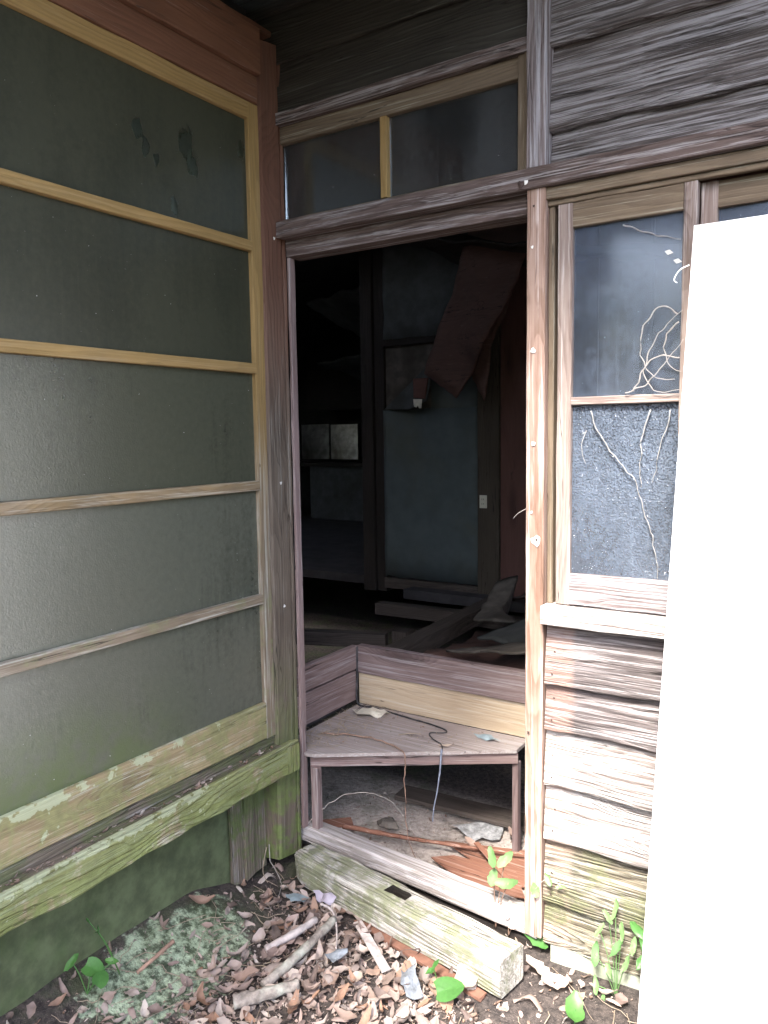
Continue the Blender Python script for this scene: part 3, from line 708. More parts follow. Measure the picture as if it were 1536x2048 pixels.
# straw and dust crumbs on the step
sv, sf = [], []
for i in range(560):
    while True:
        x = rng.uniform(-.10, .6); y = rng.uniform(.02, .50)
        if y > .02+(x)*.66 and (rng.random() < (1.0 if x < .08 else .22)): break
    a = rng.uniform(0, 3.14); l_ = rng.uniform(.006, .04 if x < .1 else .015); r_ = rng.uniform(.0006, .0015); z = .3855+rng.uniform(0, .006)
    d = Vector((math.cos(a), math.sin(a), rng.uniform(-.08, .12)))*l_; nrm = Vector((-math.sin(a), math.cos(a), 0))*r_
    k = len(sv); p = Vector((x, y, z))
    sv += [p-nrm, p+nrm, p+d*.5+nrm+Vector((0, 0, .002)), p+d*.5-nrm+Vector((0, 0, .002)), p+d+nrm, p+d-nrm]
    sf += [(k, k+1, k+2, k+3), (k+3, k+2, k+4, k+5)]
st = link('straw', mesh('straw', sv, sf), mat=M['straw']); st['kind'] = 'stuff'
for i, (x, y, a, l_) in enumerate([(.21, .30, .6, .08), (-.04, .16, 1.0, .09), (.02, .25, 2.6, .07)]):
    o = link('twig', tube_mesh([(0, 0, 0), (l_*.5, .004, .003), (l_, 0, .001)], [.0016, .0013, .0008], 5), (x, y, .388), None, M['straw']); o.rotation_euler = (0, 0, a)
    tag(o, ['short straw twig on the middle of the triangular step', 'pale twig at the front left of the triangular step', 'thin twig near the paper scrap on the step'][i], 'twig')
scrap('cobweb_scrap', [(.44, .43), (.50, .45), (.55, .42), (.50, .41)], .388, M['bluescrap'], 'small grey dust rag at the right end of the triangular step', 'rag', 8, .009)
scrap('curled_bark', [(.375, .30), (.42, .31), (.415, .285), (.38, .28)], .388, M['paleleaf'], 'small curled tan flake beside the cable on the step', 'flake', 9, .006)

# ------------------------------------------------------------------ entrance floor: sill board, timber, red scraps
sl = link('threshold_board', plank_mesh(.92, .078, .055, 77, .003, 30, .007, .003, .02), (.405, .036, .076), None, M['sillg'])
sl.rotation_euler = (R(-6), R(1.2), R(-3.3)); tag(sl, 'worn grey threshold board lying loose across the doorway foot', 'threshold')
dk = plank('gap_shade_strip', .40, .875, -.002, .045, .0, .026, M['dark'], None, wear=.003, rz=R(-4)); tag(dk, 'dark strip standing for the shade in the gap between threshold and squared timber', 'board')  # dark strip put in to colour the gap as shaded
# squared timber with a mortise
def timber():
    L_, W_, H_ = .80, .108, .100
    nl = 60; vs_, fs = [], []
    b = .008
    prof = [(-W_/2+b, 0), (W_/2-b, 0), (W_/2, b), (W_/2, H_-b), (W_/2-b, H_), (.028, H_), (-.006, H_), (-W_/2+b, H_), (-W_/2, H_-b), (-W_/2, b)]
    for i in range(nl+1):
        x = -L_/2+L_*i/nl
        for j, (y, z) in enumerate(prof):
            n_ = noise.noise(Vector((x*7, y*20, z*20+5)))*.004+noise.noise(Vector((x*22, y*40, z*40)))*.0015
            tap = 1-.35*max(0, (.05-(x+L_/2))/.05) if z < .05 else 1-.18*max(0, (.035-(x+L_/2))/.035)
            sag = .010*max(0, -(x+.1))*(1 if z < .05 else 0)
            vs_.append((x, y*tap+(n_ if y > 0 else -n_), z+(n_ if z > .02 else 0)+sag))
    k_ = len(prof); m0, m1 = 27, 33            # the mortise lies between these rings
    for i in range(nl):
        for j in range(k_):
            if j == 5 and m0 <= i < m1: continue
            a = i*k_+j; b_ = i*k_+(j+1) % k_
            fs.append((a, b_, b_+k_, a+k_))
    fs.append(tuple(reversed(range(k_)))); fs.append(tuple(range(nl*k_, nl*k_+k_)))
    rim = [i*k_+5 for i in range(m0, m1+1)]+[i*k_+6 for i in range(m1, m0-1, -1)]
    low_ = []
    for q in rim:
        v = vs_[q]; v = vs_[q] = (v[0]+noise.noise(Vector((q*.37, 1, 2)))*.010, v[1]+noise.noise(Vector((q*.53, 7, 2)))*.007, v[2]-.002); vs_.append((v[0], v[1], v[2]-.065)); low_.append(len(vs_)-1)
    for i in range(len(rim)):
        n2_ = (i+1) % len(rim); fs.append((rim[i], rim[n2_], low_[n2_], low_[i]))
    fs.append(tuple(low_))
    me = mesh('timber', vs_, fs); me.materials.append(M['log']); me.materials.append(M['pocketdark'])
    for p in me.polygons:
        if any(v >= (nl+1)*k_ for v in p.vertices): p.material_index = 1  # inner faces of the mortise take a much darker wood
    return me
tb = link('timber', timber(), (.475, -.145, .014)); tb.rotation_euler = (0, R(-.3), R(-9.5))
tag(tb, 'squared old timber with moss and a dark mortise, lying before the doorway', 'timber')

def bar(name, a, b, w_, t_, mat, label, cat, roll=0, seed=0, group=None, parent=None):
    a = Vector(a); b = Vector(b); X = (b-a).normalized(); Y = Vector((0, 0, 1)).cross(X).normalized(); Z = X.cross(Y)
    m = Matrix((X, Y, Z)).transposed() @ Matrix.Rotation(roll, 3, 'X')
    o = link(name, plank_mesh((b-a).length, w_, t_, seed+31, .0012, None, .001, 0, .01), (a+b)/2, parent, mat); o.rotation_euler = m.to_euler()
    return tag(o, label, cat, group) if label else o
strand('rod', [(.02, .215, .035), (.2, .26, .03), (.4, .31, .03), (.72, .40, .035)], .010, M['redscrap'], 'long thin reddish rod lying behind the threshold board', 'rod', rough=.3)
poly_prism('plywood_scrap', [(.36, .36), (.70, .47), (.78, .30), (.62, .18), (.50, .30)], .004, .009, M['redscrap'], None)
tag(bpy.data.objects['plywood_scrap'], 'flat red-brown plywood scrap on the entrance floor near the right post', 'board scrap')
o = poly_prism('plywood_scrap', [(.38, .23), (.44, .28), (.66, .30), (.74, .18), (.60, .13)], .012, .017, M['redscrap'], None); tag(o, 'lower red plywood scrap tucked behind the threshold board', 'board scrap')
bar('wood_strip', (.495, .34, .05), (.665, .235, .02), .018, .006, M['redscrap'], 'slanting red wood strip leaning on the plywood scraps', 'strip', seed=3)
o = poly_prism('plywood_scrap', [(-.10, .25), (-.02, .32), (.02, .28), (-.06, .20)], .006, .012, M['redscrap'], None); tag(o, 'small orange-red plywood corner near the left leg of the step', 'board scrap')
bar('floor_plank', (.05, .56, .03), (.75, .62, .02), .10, .02, M['debris'], 'dusty brown plank on the floor under the step, in shadow', 'plank', seed=5)
# stone
def rock_mesh(s, seed):
    import bmesh
    bm = bmesh.new(); bmesh.ops.create_icosphere(bm, subdivisions=3, radius=1)
    for v in bm.verts:
        n_ = noise.noise(v.co*1.6+Vector((seed, 0, 0)))*.5+noise.noise(v.co*4+Vector((seed, 0, 0)))*.15
        v.co *= 1+n_; v.co.x *= s[0]; v.co.y *= s[1]; v.co.z = max(-.3, v.co.z)*s[2]
    me = bpy.data.meshes.new('rock'); bm.to_mesh(me); bm.free(); me.polygons.foreach_set('use_smooth', [True]*len(me.polygons)); return me
o = link('stone', rock_mesh((.040, .026, .020), 2), (.125, .355, .008), None, M['rock']); tag(o, 'small grey stone on the dusty floor beneath the triangular step', 'stone')
o = scrap('mould_crust', [(.33, .47), (.40, .56), (.50, .55), (.52, .47), (.44, .43)], .0, M['whitedust'], 'whitish crusty patch on the entrance floor right of centre', 'crust', 4, .012)

# ------------------------------------------------------------------ partition wall deeper inside
pw = thing('partition_wall', 'dark inner wall with a pale blue torn lining panel, brown post and red-brown boards', 'inner wall', (-.3, 2.5, .4))
PY = 2.45
def jag_panel(name, x0, x1, z0, z1, y, mat, parent, top=None, seed=0, jag=.012):
    nseg = 24; vs_ = []
    def tz(t): return (z1 if top is None else top(t))
    for i in range(nseg+1):
        t = i/nseg; x = x0+(x1-x0)*t
        jb = noise.noise(Vector((t*9, seed, 0)))*jag; jt = noise.noise(Vector((t*11, seed, 5)))*jag
        for q in range(7):
            zz = (z0+jb)*(1-q/6)+(tz(t)+jt)*q/6
            ex = noise.noise(Vector((zz*6, seed, 8)))*jag*(1 if i == 0 else 0)
            vs_.append((x+ex, y+noise.noise(Vector((x*4, zz*4, seed)))*.012, zz))
    fs = [(i*7+q, (i+1)*7+q, (i+1)*7+q+1, i*7+q+1) for i in range(nseg) for q in range(6)]
    o = link(name, mesh(name, vs_, fs, True), (0, 0, 0), None, mat)
    if parent: o.parent = parent; o.location = -Vector(parent.location)
    md = o.modifiers.new('thickness', 'SOLIDIFY'); md.thickness = .006; md.offset = 1
    return o
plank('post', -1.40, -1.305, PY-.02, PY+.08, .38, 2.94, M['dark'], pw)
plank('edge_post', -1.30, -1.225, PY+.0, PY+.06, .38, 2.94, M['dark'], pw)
jag_panel('lining', -1.222, -.522, .49, 1.61, PY-.012, M['blue'], pw, seed=1)
slab('plaster', -1.222, -.522, PY+.02, PY+.05, 1.60, 2.94, M['bareplaster'], pw)
jag_panel('lining', -1.222, -.522, 2.075, 2.94, PY+.002, M['grayplaster'], pw, seed=4)
plank('rail', -1.222, -.522, PY-.02, PY+.019, 2.03, 2.07, M['dark'], pw)
# the peeled-down corner of lining
fl = link('peeled_flap', mesh('flap', [(-1.21, PY-.02, 1.615), (-.87, PY-.07, 1.86), (-.80, PY-.10, 1.84), (-.83, PY-.11, 1.66), (-.96, PY-.10, 1.61)], [(0, 1, 2, 3, 4)]), (0, 0, 0), None, M['grayplaster'])
fl.parent = pw; fl.location = -Vector(pw.location); m_ = fl.modifiers.new('t', 'SOLIDIFY'); m_.thickness = .004
lowblue = slab('lining_back', -.86, -.522, PY-.004, PY+.010, 1.605, 1.86, M['blue'], pw)
plank('brown_post', -.520, -.375, PY-.03, PY+.05, .38, 2.94, M['brownpost'], pw)
for i in range(7):
    x0 = -.373+i*.30
    plank('wall_board', x0, x0+.297, PY-.01, PY+.01, .40, 2.94, M['redwall'], pw, wear=.0006)
plank('skirting', -1.222, -.522, PY-.03, PY+.01, .41, .48, M['debris'], pw, wear=.004)
ou = slab('outlet', -.502, -.455, PY-.038, PY-.0305, .985, 1.065, M['outlet'], pw)
for dz in (-.018, .010):
    for dx in (-.007, .005):
        s_ = slab('slot', -.480+dx, -.478+dx, PY-.0395, PY-.0382, 1.025+dz, 1.035+dz, M['black'], ou)
# fallen ceiling boards hanging in the room
fb = thing('hanging_board', 'red-brown ceiling board hanging diagonally in front of the inner wall', 'board', (-.6, 2.25, 2.0))
def quad_board(name, pts, t, mat, parent=None, label=None, cat=None):
    # a torn sheet: ragged outline, sagging and crumpled between its corners
    P = [Vector(p) for p in pts]; C0 = sum(P, Vector())/len(P); nrm_ = (P[1]-P[0]).cross(P[2]-P[0]).normalized()
    size = max((p-C0).length for p in P); dense = []
    for i in range(len(P)):
        a, b = P[i], P[(i+1) % len(P)]; m_ = max(3, int((b-a).length/.035))
        for k in range(m_):
            q = a.lerp(b, k/m_); dv = (q-C0).normalized()
            dense.append(q+dv*(noise.noise(q*26)*.012+noise.noise(q*70)*.007)*(1 if k else .3)*min(1, size/.3))
    n_ = len(dense); rings_ = 7; v_ = [C0-P[0]]; f_ = []
    for r_ in range(1, rings_+1):
        for q in dense:
            w_ = C0.lerp(q, r_/rings_); v_.append(w_-P[0]+nrm_*(noise.noise(w_*4)*.05+noise.noise(w_*17)*.010)*min(1, size/.5))
    for i in range(n_): f_.append((0, 1+i, 1+(i+1) % n_))
    for r_ in range(rings_-1):
        for i in range(n_):
            a = 1+r_*n_+i; b = 1+r_*n_+(i+1) % n_; f_.append((a, a+n_, b+n_, b))
    me = mesh(name, v_, f_, True)
    o = link(name, me, pts[0], parent, mat); md_ = o.modifiers.new('t', 'SOLIDIFY'); md_.thickness = t; md_.offset = 0
    if label: tag(o, label, cat)
    return o
quad_board('board', [(-.80, 2.26, 1.82), (-.56, 2.24, 1.66), (-.12, 2.12, 2.30), (-.02, 2.08, 2.62), (-.42, 2.16, 2.62)], .012, M['redply'], fb)
quad_board('board_sliver', [(-.50, 2.30, 1.80), (-.40, 2.30, 1.64), (-.36, 2.28, 1.95), (-.12, 2.2, 2.40), (-.3, 2.2, 2.40)], .008, M['redply'], fb)
quad_board('hanging_scrap', [(-.94, 2.36, 1.80), (-.82, 2.34, 1.80), (-.84, 2.33, 1.67), (-.93, 2.34, 1.68)], .006, M['redwall'], None, 'small brown lining scrap hanging below the diagonal red board', 'scrap')
quad_board('hanging_paper', [(-.930, 2.335, 1.672), (-.860, 2.328, 1.668), (-.868, 2.328, 1.612), (-.885, 2.33, 1.612), (-.892, 2.33, 1.632), (-.905, 2.33, 1.618), (-.922, 2.33, 1.625)], .002, M['cloth'], None, 'torn white paper tag dangling under the hanging board', 'paper')
# black roof boards above, sagging ceiling strips at the left
quad_board('ceiling_panel', [(-.9, 1.9, 2.62), (.8, 1.6, 2.20), (1.4, 2.3, 2.3), (-.5, 2.4, 2.45)], .01, M['dark'], None, 'dark collapsed ceiling panel sloping down at the top right of the doorway', 'ceiling panel')
quad_board('ceiling_panel', [(-3.1, 4.0, 2.70), (-1.7, 3.2, 2.66), (-1.6, 4.1, 2.35), (-2.9, 4.6, 2.42)], .02, M['grayplaster'], None, 'greyish sagging ceiling strip seen at the upper left of the doorway', 'ceiling panel')
quad_board('ceiling_panel', [(-3.6, 4.8, 2.25), (-2.0, 4.6, 2.30), (-1.9, 5.2, 2.1), (-3.4, 5.4, 2.05)], .02, M['grayplaster'], None, 'lower drooping ceiling strip deeper in the dark room', 'ceiling panel')
# far kitchen
kt = thing('kitchen_counter', 'kitchen counter far inside, two stained metal panels glinting above it', 'kitchen counter', (-4.2, 5.9, .44))
slab('panel', -4.74, -4.30, 5.90, 5.92, 1.15, 1.59, M['metal'], kt); slab('panel', -4.27, -3.86, 5.90, 5.92, 1.15, 1.58, M['metal'], kt)
slab('counter_top', -4.9, -3.2, 5.4, 5.92, 1.08, 1.12, M['dark'], kt)
slab('cabinet', -4.3, -3.2, 5.5, 5.9, .44, 1.075, M['grayplaster'], kt); slab('cabinet', -4.9, -4.6, 5.5, 5.9, .44, 1.075, M['grayplaster'], kt)
slab('cupboard', -4.4, -3.5, 5.6, 5.92, 1.75, 2.5, M['dark'], kt)

# ------------------------------------------------------------------ broken floor behind the riser
bar('joist', (-.19, .86, .46), (-.30, 2.35, .44), .09, .085, M['debris'], 'broad dusty joist running back from the riser to the inner wall', 'joist', seed=11)
bar('joist', (-1.0, 1.05, .42), (-.45, 1.25, .42), .07, .07, M['debris'], 'short broken joist in the dark hole left of the long joist', 'joist', seed=12)
bar('joist', (-1.0, 2.0, .38), (1.6, 2.1, .38), .08, .07, M['debris'], 'crosswise joist in front of the inner wall, partly buried in debris', 'joist', seed=13)
o = plank('floor_stump', -.55, -.46, 1.45, 1.54, .0, .41, M['debris'], None); tag(o, 'short upright floor post standing in the dark pit', 'post')
o = quad_board('fallen_board', [(.02, .75, .52), (.75, .60, .60), (.75, 1.5, .50), (-.12, 1.6, .42)], .008, M['redply'], None, 'flat red-brown fallen board behind the riser at the right', 'board')
ds = [((.18, .80, .565), (.5, .62, .62), 'M1'), ]
for i, (pts, mt, lab) in enumerate([
    ([(.05, 1.55, .50), (.22, 1.35, .56), (.16, 1.2, .60), (-.02, 1.35, .56), (-.08, 1.75, .66), (0.02, 1.8, .70)], 'bareplaster', 'torn upright plasterboard scrap among the debris behind the riser'),
    ([(.10, 1.15, .53), (.45, .85, .60), (.60, 1.2, .62), (.30, 1.4, .62)], 'grayplaster', 'broken grey plasterboard sheet lying on the fallen red board'),
    ([(.24, .78, .585), (.50, .64, .64), (.60, .75, .65), (.38, .93, .60)], 'bareplaster', 'pale broken plasterboard piece just behind the riser at the right jamb'),
    ([(.12, .82, .555), (.30, .72, .60), (.36, .80, .60), (.22, .90, .57)], 'bareplaster', 'small whitish plaster flake near the riser'),
    ([(.2, 1.6, .5), (.5, 1.2, .75), (.7, 1.4, .8), (.5, 1.9, .6)], 'bareplaster', 'tilted plasterboard slab leaning in the dark behind the right post'),
    ([(-.1, 1.9, .55), (.4, 1.9, .62), (.5, 2.3, .62), (-.1, 2.35, .5)], 'debris', 'dusty heap board against the foot of the inner wall')]):
    quad_board('plasterboard_scrap', pts, .010, M[mt], None, lab, 'plasterboard')

# ------------------------------------------------------------------ white board leaning at the right
wb = thing('white_board', 'tall bright white board leaning against the window at the right edge', 'board', (1.66, -.2, .0))
def lean_panel(name, x0, x1, off, th, mat, inset=0.0):
    # foot at y=-.315, head against the wall at y=-.07
    zt, zb, yt, yb = 1.905, .015, -.070, -.325
    sl_ = (1.212, 1.243)      # left edge leans a touch
    pts = [(sl_[0]+x0, yb-off, zb), (2.15-inset, yb-off, zb), (2.15-inset, yt-off, zt), (sl_[1]+x0, yt-off, zt)]
    v = [Vector(p) for p in pts]+[Vector(p)+Vector((0, th, 0)) for p in pts]
    o = link(name, mesh(name, v, [(0, 1, 2, 3), (7, 6, 5, 4), (0, 3, 7, 4), (1, 5, 6, 2), (3, 2, 6, 7), (0, 4, 5, 1)]), (0, 0, 0), None, mat)
    o.parent = wb; o.location = -Vector(wb.location); return o
lean_panel('face', 0, 0, 0, .018, M['whitepaint'])
lean_panel('core', .002, 0, -.0185, .010, M['fringe'], .002)

# ------------------------------------------------------------------ dry vines at the window
vg = 'pale dry vine loops caught on the side window'
strand('dry_vine', [(1.205, -.03, 1.72), (1.165, -.028, 1.74), (1.125, -.028, 1.70), (1.120, -.028, 1.63), (1.155, -.028, 1.575), (1.20, -.03, 1.57)], .0018, M['vine'], 'large loop of pale dry vine over the clear pane beside the white board', 'vine')
strand('dry_vine', [(1.085, -.028, 1.540), (1.125, -.03, 1.555), (1.17, -.032, 1.60), (1.215, -.034, 1.66)], .0017, M['vine'], 'straight pale tendril rising from the glazing bar to the white board', 'vine')
strand('dry_vine', [(1.105, -.028, 1.541), (1.13, -.03, 1.60), (1.15, -.03, 1.66), (1.18, -.03, 1.70), (1.215, -.03, 1.725)], .0016, M['vine'], 'steep thin tendril crossing the big vine loop', 'vine')
strand('dry_vine', [(1.21, -.032, 1.62), (1.16, -.03, 1.625), (1.13, -.03, 1.60), (1.14, -.03, 1.56), (1.17, -.03, 1.54), (1.21, -.03, 1.548)], .0018, M['vine'], 'small low loop of pale dry vine just over the glazing bar', 'vine')
strand('dry_vine', [(1.21, -.032, 1.70), (1.18, -.03, 1.68), (1.175, -.03, 1.64), (1.19, -.03, 1.60), (1.215, -.03, 1.59)], .0018, M['vine'], 'inner half loop of vine tight against the white board', 'vine')
strand('dry_vine', [(1.235, -.07, 1.82), (1.215, -.075, 1.81), (1.205, -.08, 1.79), (1.212, -.08, 1.782)], .0018, M['whitepaint'], 'tiny white curl sticking out from the upper edge of the white board', 'vine')
strand('dry_vine', [(.995, -.0165, 1.50), (1.02, -.0165, 1.44), (1.06, -.0165, 1.38), (1.10, -.0165, 1.34), (1.13, -.0165, 1.26), (1.155, -.0165, 1.17), (1.17, -.0165, 1.09)], .0018, M['vine2'], 'long pale creeper stem slanting down the pebbled pane', 'vine', rough=.6)
strand('dry_vine', [(1.145, -.0165, 1.50), (1.125, -.0165, 1.44), (1.118, -.0165, 1.37), (1.122, -.0165, 1.31)], .0019, M['vine2'], 'short creeper stem on the right of the pebbled pane', 'vine', rough=.6)
strand('dry_vine', [(1.19, -.0165, 1.50), (1.175, -.0165, 1.44), (1.16, -.0165, 1.37), (1.15, -.0165, 1.32)], .0016, M['vine2'], 'faint creeper stem beside the white board on the pebbled pane', 'vine', rough=.6)
strand('dry_vine', [(.985, -.0165, 1.45), (.975, -.0165, 1.42), (.978, -.0165, 1.39), (.985, -.0165, 1.37)], .0012, M['vine2'], 'short hooked creeper hair at the left of the pebbled pane', 'vine')
strand('cobweb_thread', [(1.07, -.0175, 1.945), (1.115, -.0175, 1.925), (1.16, -.0175, 1.905), (1.205, -.0175, 1.89)], .0018, M['vine'], 'whitish cobweb thread slanting across the top of the clear pane', 'cobweb')
strand('twig', [(.829, -.02, 1.252), (.812, -.02, 1.240), (.798, -.02, 1.232), (.790, -.02, 1.222)], .0014, M['vine'], 'thin pale twig poking left from the door post into the doorway', 'twig')
for i, (x, z) in enumerate([(1.175, 1.868), (1.195, 1.845)]):
    o = link('paint_fleck', scrap_mesh([(-.010, 0), (.0, .006), (.011, .001), (.0, -.006)], i, .001)[0], (x, -.0065, z), None, M['nail']); o.rotation_euler = (R(90), R(20), 0)
    tag(o, ['whitish fleck stuck on the clear pane under the cobweb thread', 'lower whitish fleck on the clear pane beside the centre stile'][i], 'fleck')

# ------------------------------------------------------------------ leaves
def leaf_mesh(L_, W_, curl, twist, seed, seg=5, hole=False, broad=.5):
    rr = random.Random(seed); vs_, fs = [], []
    for i in range(seg+1):
        t = i/seg
        wd = W_*(math.sin(math.pi*min(1, max(0, t))**(.75+.5*broad))**.6)*.5 if 0 < t < 1 else W_*.04*(1+seed % 4)
        x = (t-.5)*L_
        zc = curl*L_*(4*(t-.5)**2) + .1*L_*math.sin(t*5+seed)*twist
        for j, s in enumerate((-1, -.5, 0, .5, 1)):
            jit = 1+rr.uniform(-.22, .22)
            y = s*wd*jit
            z = zc + abs(s)**1.5*wd*curl*2.0 + s*twist*.25*wd*math.sin(t*3+seed) + rr.uniform(-1, 1)*.0022
            vs_.append((x+rr.uniform(-1, 1)*.0030*(1 if broad == .5 else .2), y, z))
    for i in range(seg):
        for j in range(4):
            a = i*5+j; fs.append((a, a+5, a+6, a+1))
    return vs_, fs
variants = []
for s in range(24):
    rr = random.Random(100+s)
    v, f = leaf_mesh(rr.uniform(.030, .066), rr.uniform(.012, .036), rr.uniform(-.3, .4), rr.uniform(-1.5, 1.5), s)
    variants.append((v, f))
leaf_meshes = []
for v, f in variants:
    me = mesh('dead_leaf', v, f, True); me.materials.append(M['litter']); leaf_meshes.append(me)
def in_obj(x, y):
    # inside posts, timber, foundations?
    if x < -.06: return True
    dx, dy = x-.475, y+.145; c_, s_ = math.cos(R(9)), math.sin(R(9)); u = dx*c_-dy*s_; v = dx*s_+dy*c_
    if abs(u) < .42 and abs(v) < .062: return True
    if y > -.055: return True
    if x > .88 and y > -.04: return True
    return False
def density(x, y):
    d = .62+.9*(noise.noise(Vector((x*2.6+1.7, y*2.6, 0)))+.25)
    if x < .16 and y < -.3: d *= .35                      # lichened strip by the wing
    if x > .80 and y > -.34: d *= .30                    # bare soil right of the timber
    if y > -.10: d *= .4
    if x < .04: d *= .35
    d += .5*math.exp(-((x-.42)**2/.09+(y+.62)**2/.05))
    return max(0.04, min(1, d))
rl = random.Random(21)
LANDMARKS = [(.02, -.10, 'at the mossy foot of the corner post'), (.16, -.20, 'round the blue-grey plastic scrap'), (.24, -.17, 'round the lilac plastic scrap'), (.24, -.40, 'beside the left grey stick'),
             (.34, -.40, 'beside the lichened stick'), (.34, -.58, 'round the thick stick stub'), (.47, -.26, 'along the flat bark strip'), (.64, -.33, 'round the crumpled clear plastic'), (.74, -.33, 'under the round green leaf'),
             (.90, -.13, 'on bare soil right of the squared timber'), (1.04, -.24, 'by the bright green leaf near the white board'), (.06, -.62, 'on the lichened ground at the left'), (.0, -.85, 'round the small weed at the lower left'),
             (.55, -.62, 'at the lower edge of the litter'), (.85, -.45, 'low at the right of the litter')]
cnt = 0; gl = 'brown dead leaf curled among the leaf litter before the doorway'
while cnt < 290:
    x = rl.uniform(-.05, 1.45); y = rl.uniform(-1.15, -.03)
    # keep to the strip of ground in front of the camera that the photograph shows
    if y < -.98+(x-.0)*.72-.10 and x < 1.4: continue
    if in_obj(x, y) or rl.random() > density(x, y): continue
    o = link('dead_leaf', leaf_meshes[rl.randrange(24)], (x, y, gh(x, y)+rl.uniform(.008, .028)))
    o.rotation_euler = (rl.gauss(0, .28), rl.gauss(0, .22), rl.uniform(0, 6.28)); sc = rl.uniform(.75, 1.35); o.scale = (sc, sc*rl.uniform(.8, 1.3), sc)
    near = min(LANDMARKS, key=lambda m: (m[0]-x)**2+(m[1]-y)**2)[2]
    tag(o, 'curled brown dead leaf lying '+near, 'dead leaf', 'dead leaves '+near); cnt += 1
# the finer litter, past counting
lv, lf = [], []
def add_litter(n, smin, smax, zoff, xr, yr, dens=True, seed=1):
    r_ = random.Random(seed); k0 = 0
    while k0 < n:
        x = r_.uniform(*xr); y = r_.uniform(*yr)
        if dens and (in_obj(x, y) or r_.random() > density(x, y)): continue
        v, f = variants[r_.randrange(24)]; sc = r_.uniform(smin, smax); m = Euler((r_.gauss(0, .5), r_.gauss(0, .5), r_.uniform(0, 6.28))).to_matrix()
        k = len(lv); p = Vector((x, y, gh(x, y)+r_.uniform(0, zoff)))
        lv.extend([p+m@(Vector(q)*sc) for q in v]); lf.extend([tuple(a+k for a in q) for q in f]); k0 += 1
add_litter(3400, .25, .85, .010, (-.06, 1.6), (-1.4, -.02), True, 1)
add_litter(6500, .06, .26, .010, (-.06, 1.6), (-1.4, -.02), True, 2)
add_litter(900, .6, 1.2, .012, (-.0, 3.2), (-4.0, -.9), True, 3)
add_litter(320, .08, .40, .004, (-.1, .8), (.08, .6), False, 4)
_k = random.Random(31)
for _i in range(260):       # crumbs blown onto the corner step
    x = _k.uniform(-.09, .58); y = _k.uniform(.05, .49)
    if y < .04+x*.68 or _k.random() > (1.0 if x < .12 else .30): continue
    v, f = variants[_k.randrange(24)]; sc = _k.uniform(.06, .22); m = Euler((_k.gauss(0, .3), _k.gauss(0, .3), _k.uniform(0, 6.28))).to_matrix()
    k = len(lv); p = Vector((x, y, .3875)); lv.extend([p+m@(Vector(q)*sc) for q in v]); lf.extend([tuple(a+k for a in q) for q in f])
add_litter(60, .35, .7, .01, (.5, .85), (-.05, .10), False, 5)
lo = link('leaf_litter', mesh('litter', lv, lf, True), mat=M['litter']); lo['kind'] = 'stuff'
# litter in the sill-beam groove
lv, lf = [], []
r_ = random.Random(9)
for i in range(160):
    v, f = variants[r_.randrange(24)]; sc = r_.uniform(.08, .4); m = Euler((r_.gauss(0, .3), r_.gauss(0, .3), r_.gauss(1.57, .5))).to_matrix()
    k = len(lv); p = Vector((r_.uniform(-.008, .026), r_.uniform(-1.5, -.12), .4515+r_.uniform(0, .004)))
    lv.extend([p+m@(Vector(q)*sc) for q in v]); lf.extend([tuple(a+k for a in q) for q in f])
o = link('groove_litter', mesh('groove_litter', lv, lf, True), mat=M['litter']); o['kind'] = 'stuff'
# roots and dry stalks on the soil
rv, rf = [], []
r_ = random.Random(12)
for i in range(260):
    x = r_.uniform(-.05, 1.25); y = r_.uniform(-1.0, -.02)
    if in_obj(x, y): continue
    a = r_.gauss(1.2, .9); l_ = r_.uniform(.03, .16); q = Vector((x, y, 0)); pr = []
    for s in range(5):
        z = gh(q.x, q.y)+.006+r_.uniform(0, .008); pr.append(Vector((q.x, q.y, z))); a += r_.gauss(0, .3); q = q+Vector((math.cos(a), math.sin(a), 0))*l_/4
    if any(in_obj(p.x, p.y) for p in pr): continue
    me = tube_mesh(pr, r_.uniform(.0006, .0014), 4, i, 0, False); k = len(rv)
    rv.extend([v.co.copy() for v in me.vertices]); rf.extend([tuple(a_+k for a_ in p.vertices) for p in me.polygons]); bpy.data.meshes.remove(me)
o = link('rootlets', mesh('rootlets', rv, rf, True), mat=M['straw']); o['kind'] = 'stuff'

def single_leaf(name, loc, L_, W_, curl, rot, mat, label, cat, seed=0, broad=.5, group=None, twist=.8):
    v, f = leaf_mesh(L_, W_, curl, twist, seed, 7, broad=broad)
    o = link(name, mesh(name, v, f, True), loc, None, mat); o.rotation_euler = rot
    return tag(o, label, cat, group)
single_leaf('dead_leaf', (.765, -.268, .042), .085, .062, .10, (.35, .1, 1.9), M['paleleaf'], 'large pale bleached dead leaf leaning on the front of the squared timber', 'dead leaf', 4)
single_leaf('dead_leaf', (.905, -.125, .025), .095, .040, .25, (.1, .1, 2.6), M['paleleaf'], 'pale dead leaf on bare soil at the right end of the squared timber', 'dead leaf', 5)
single_leaf('dead_leaf', (.965, -.150, .025), .070, .042, .3, (.15, -.1, .3), M['paleleaf'], 'smaller pale dead leaf further right on the bare soil', 'dead leaf', 6)
single_leaf('dead_leaf', (.835, .005, .050), .07, .04, .3, (.3, .2, .5), M['paleleaf'], 'crumpled tan leaf at the foot of the door post', 'dead leaf', 7)
single_leaf('dead_leaf', (.465, .375, .020), .06, .030, .2, (.2, .1, .1), M['paleleaf'], 'yellowish dead leaf on the red plywood inside the doorway', 'dead leaf', 8)
single_leaf('dead_leaf', (.56, .50, .020), .05, .02, .4, (.3, .1, -.8), M['litter'], 'small brown leaf on the floor near the right leg of the step', 'dead leaf', 9)
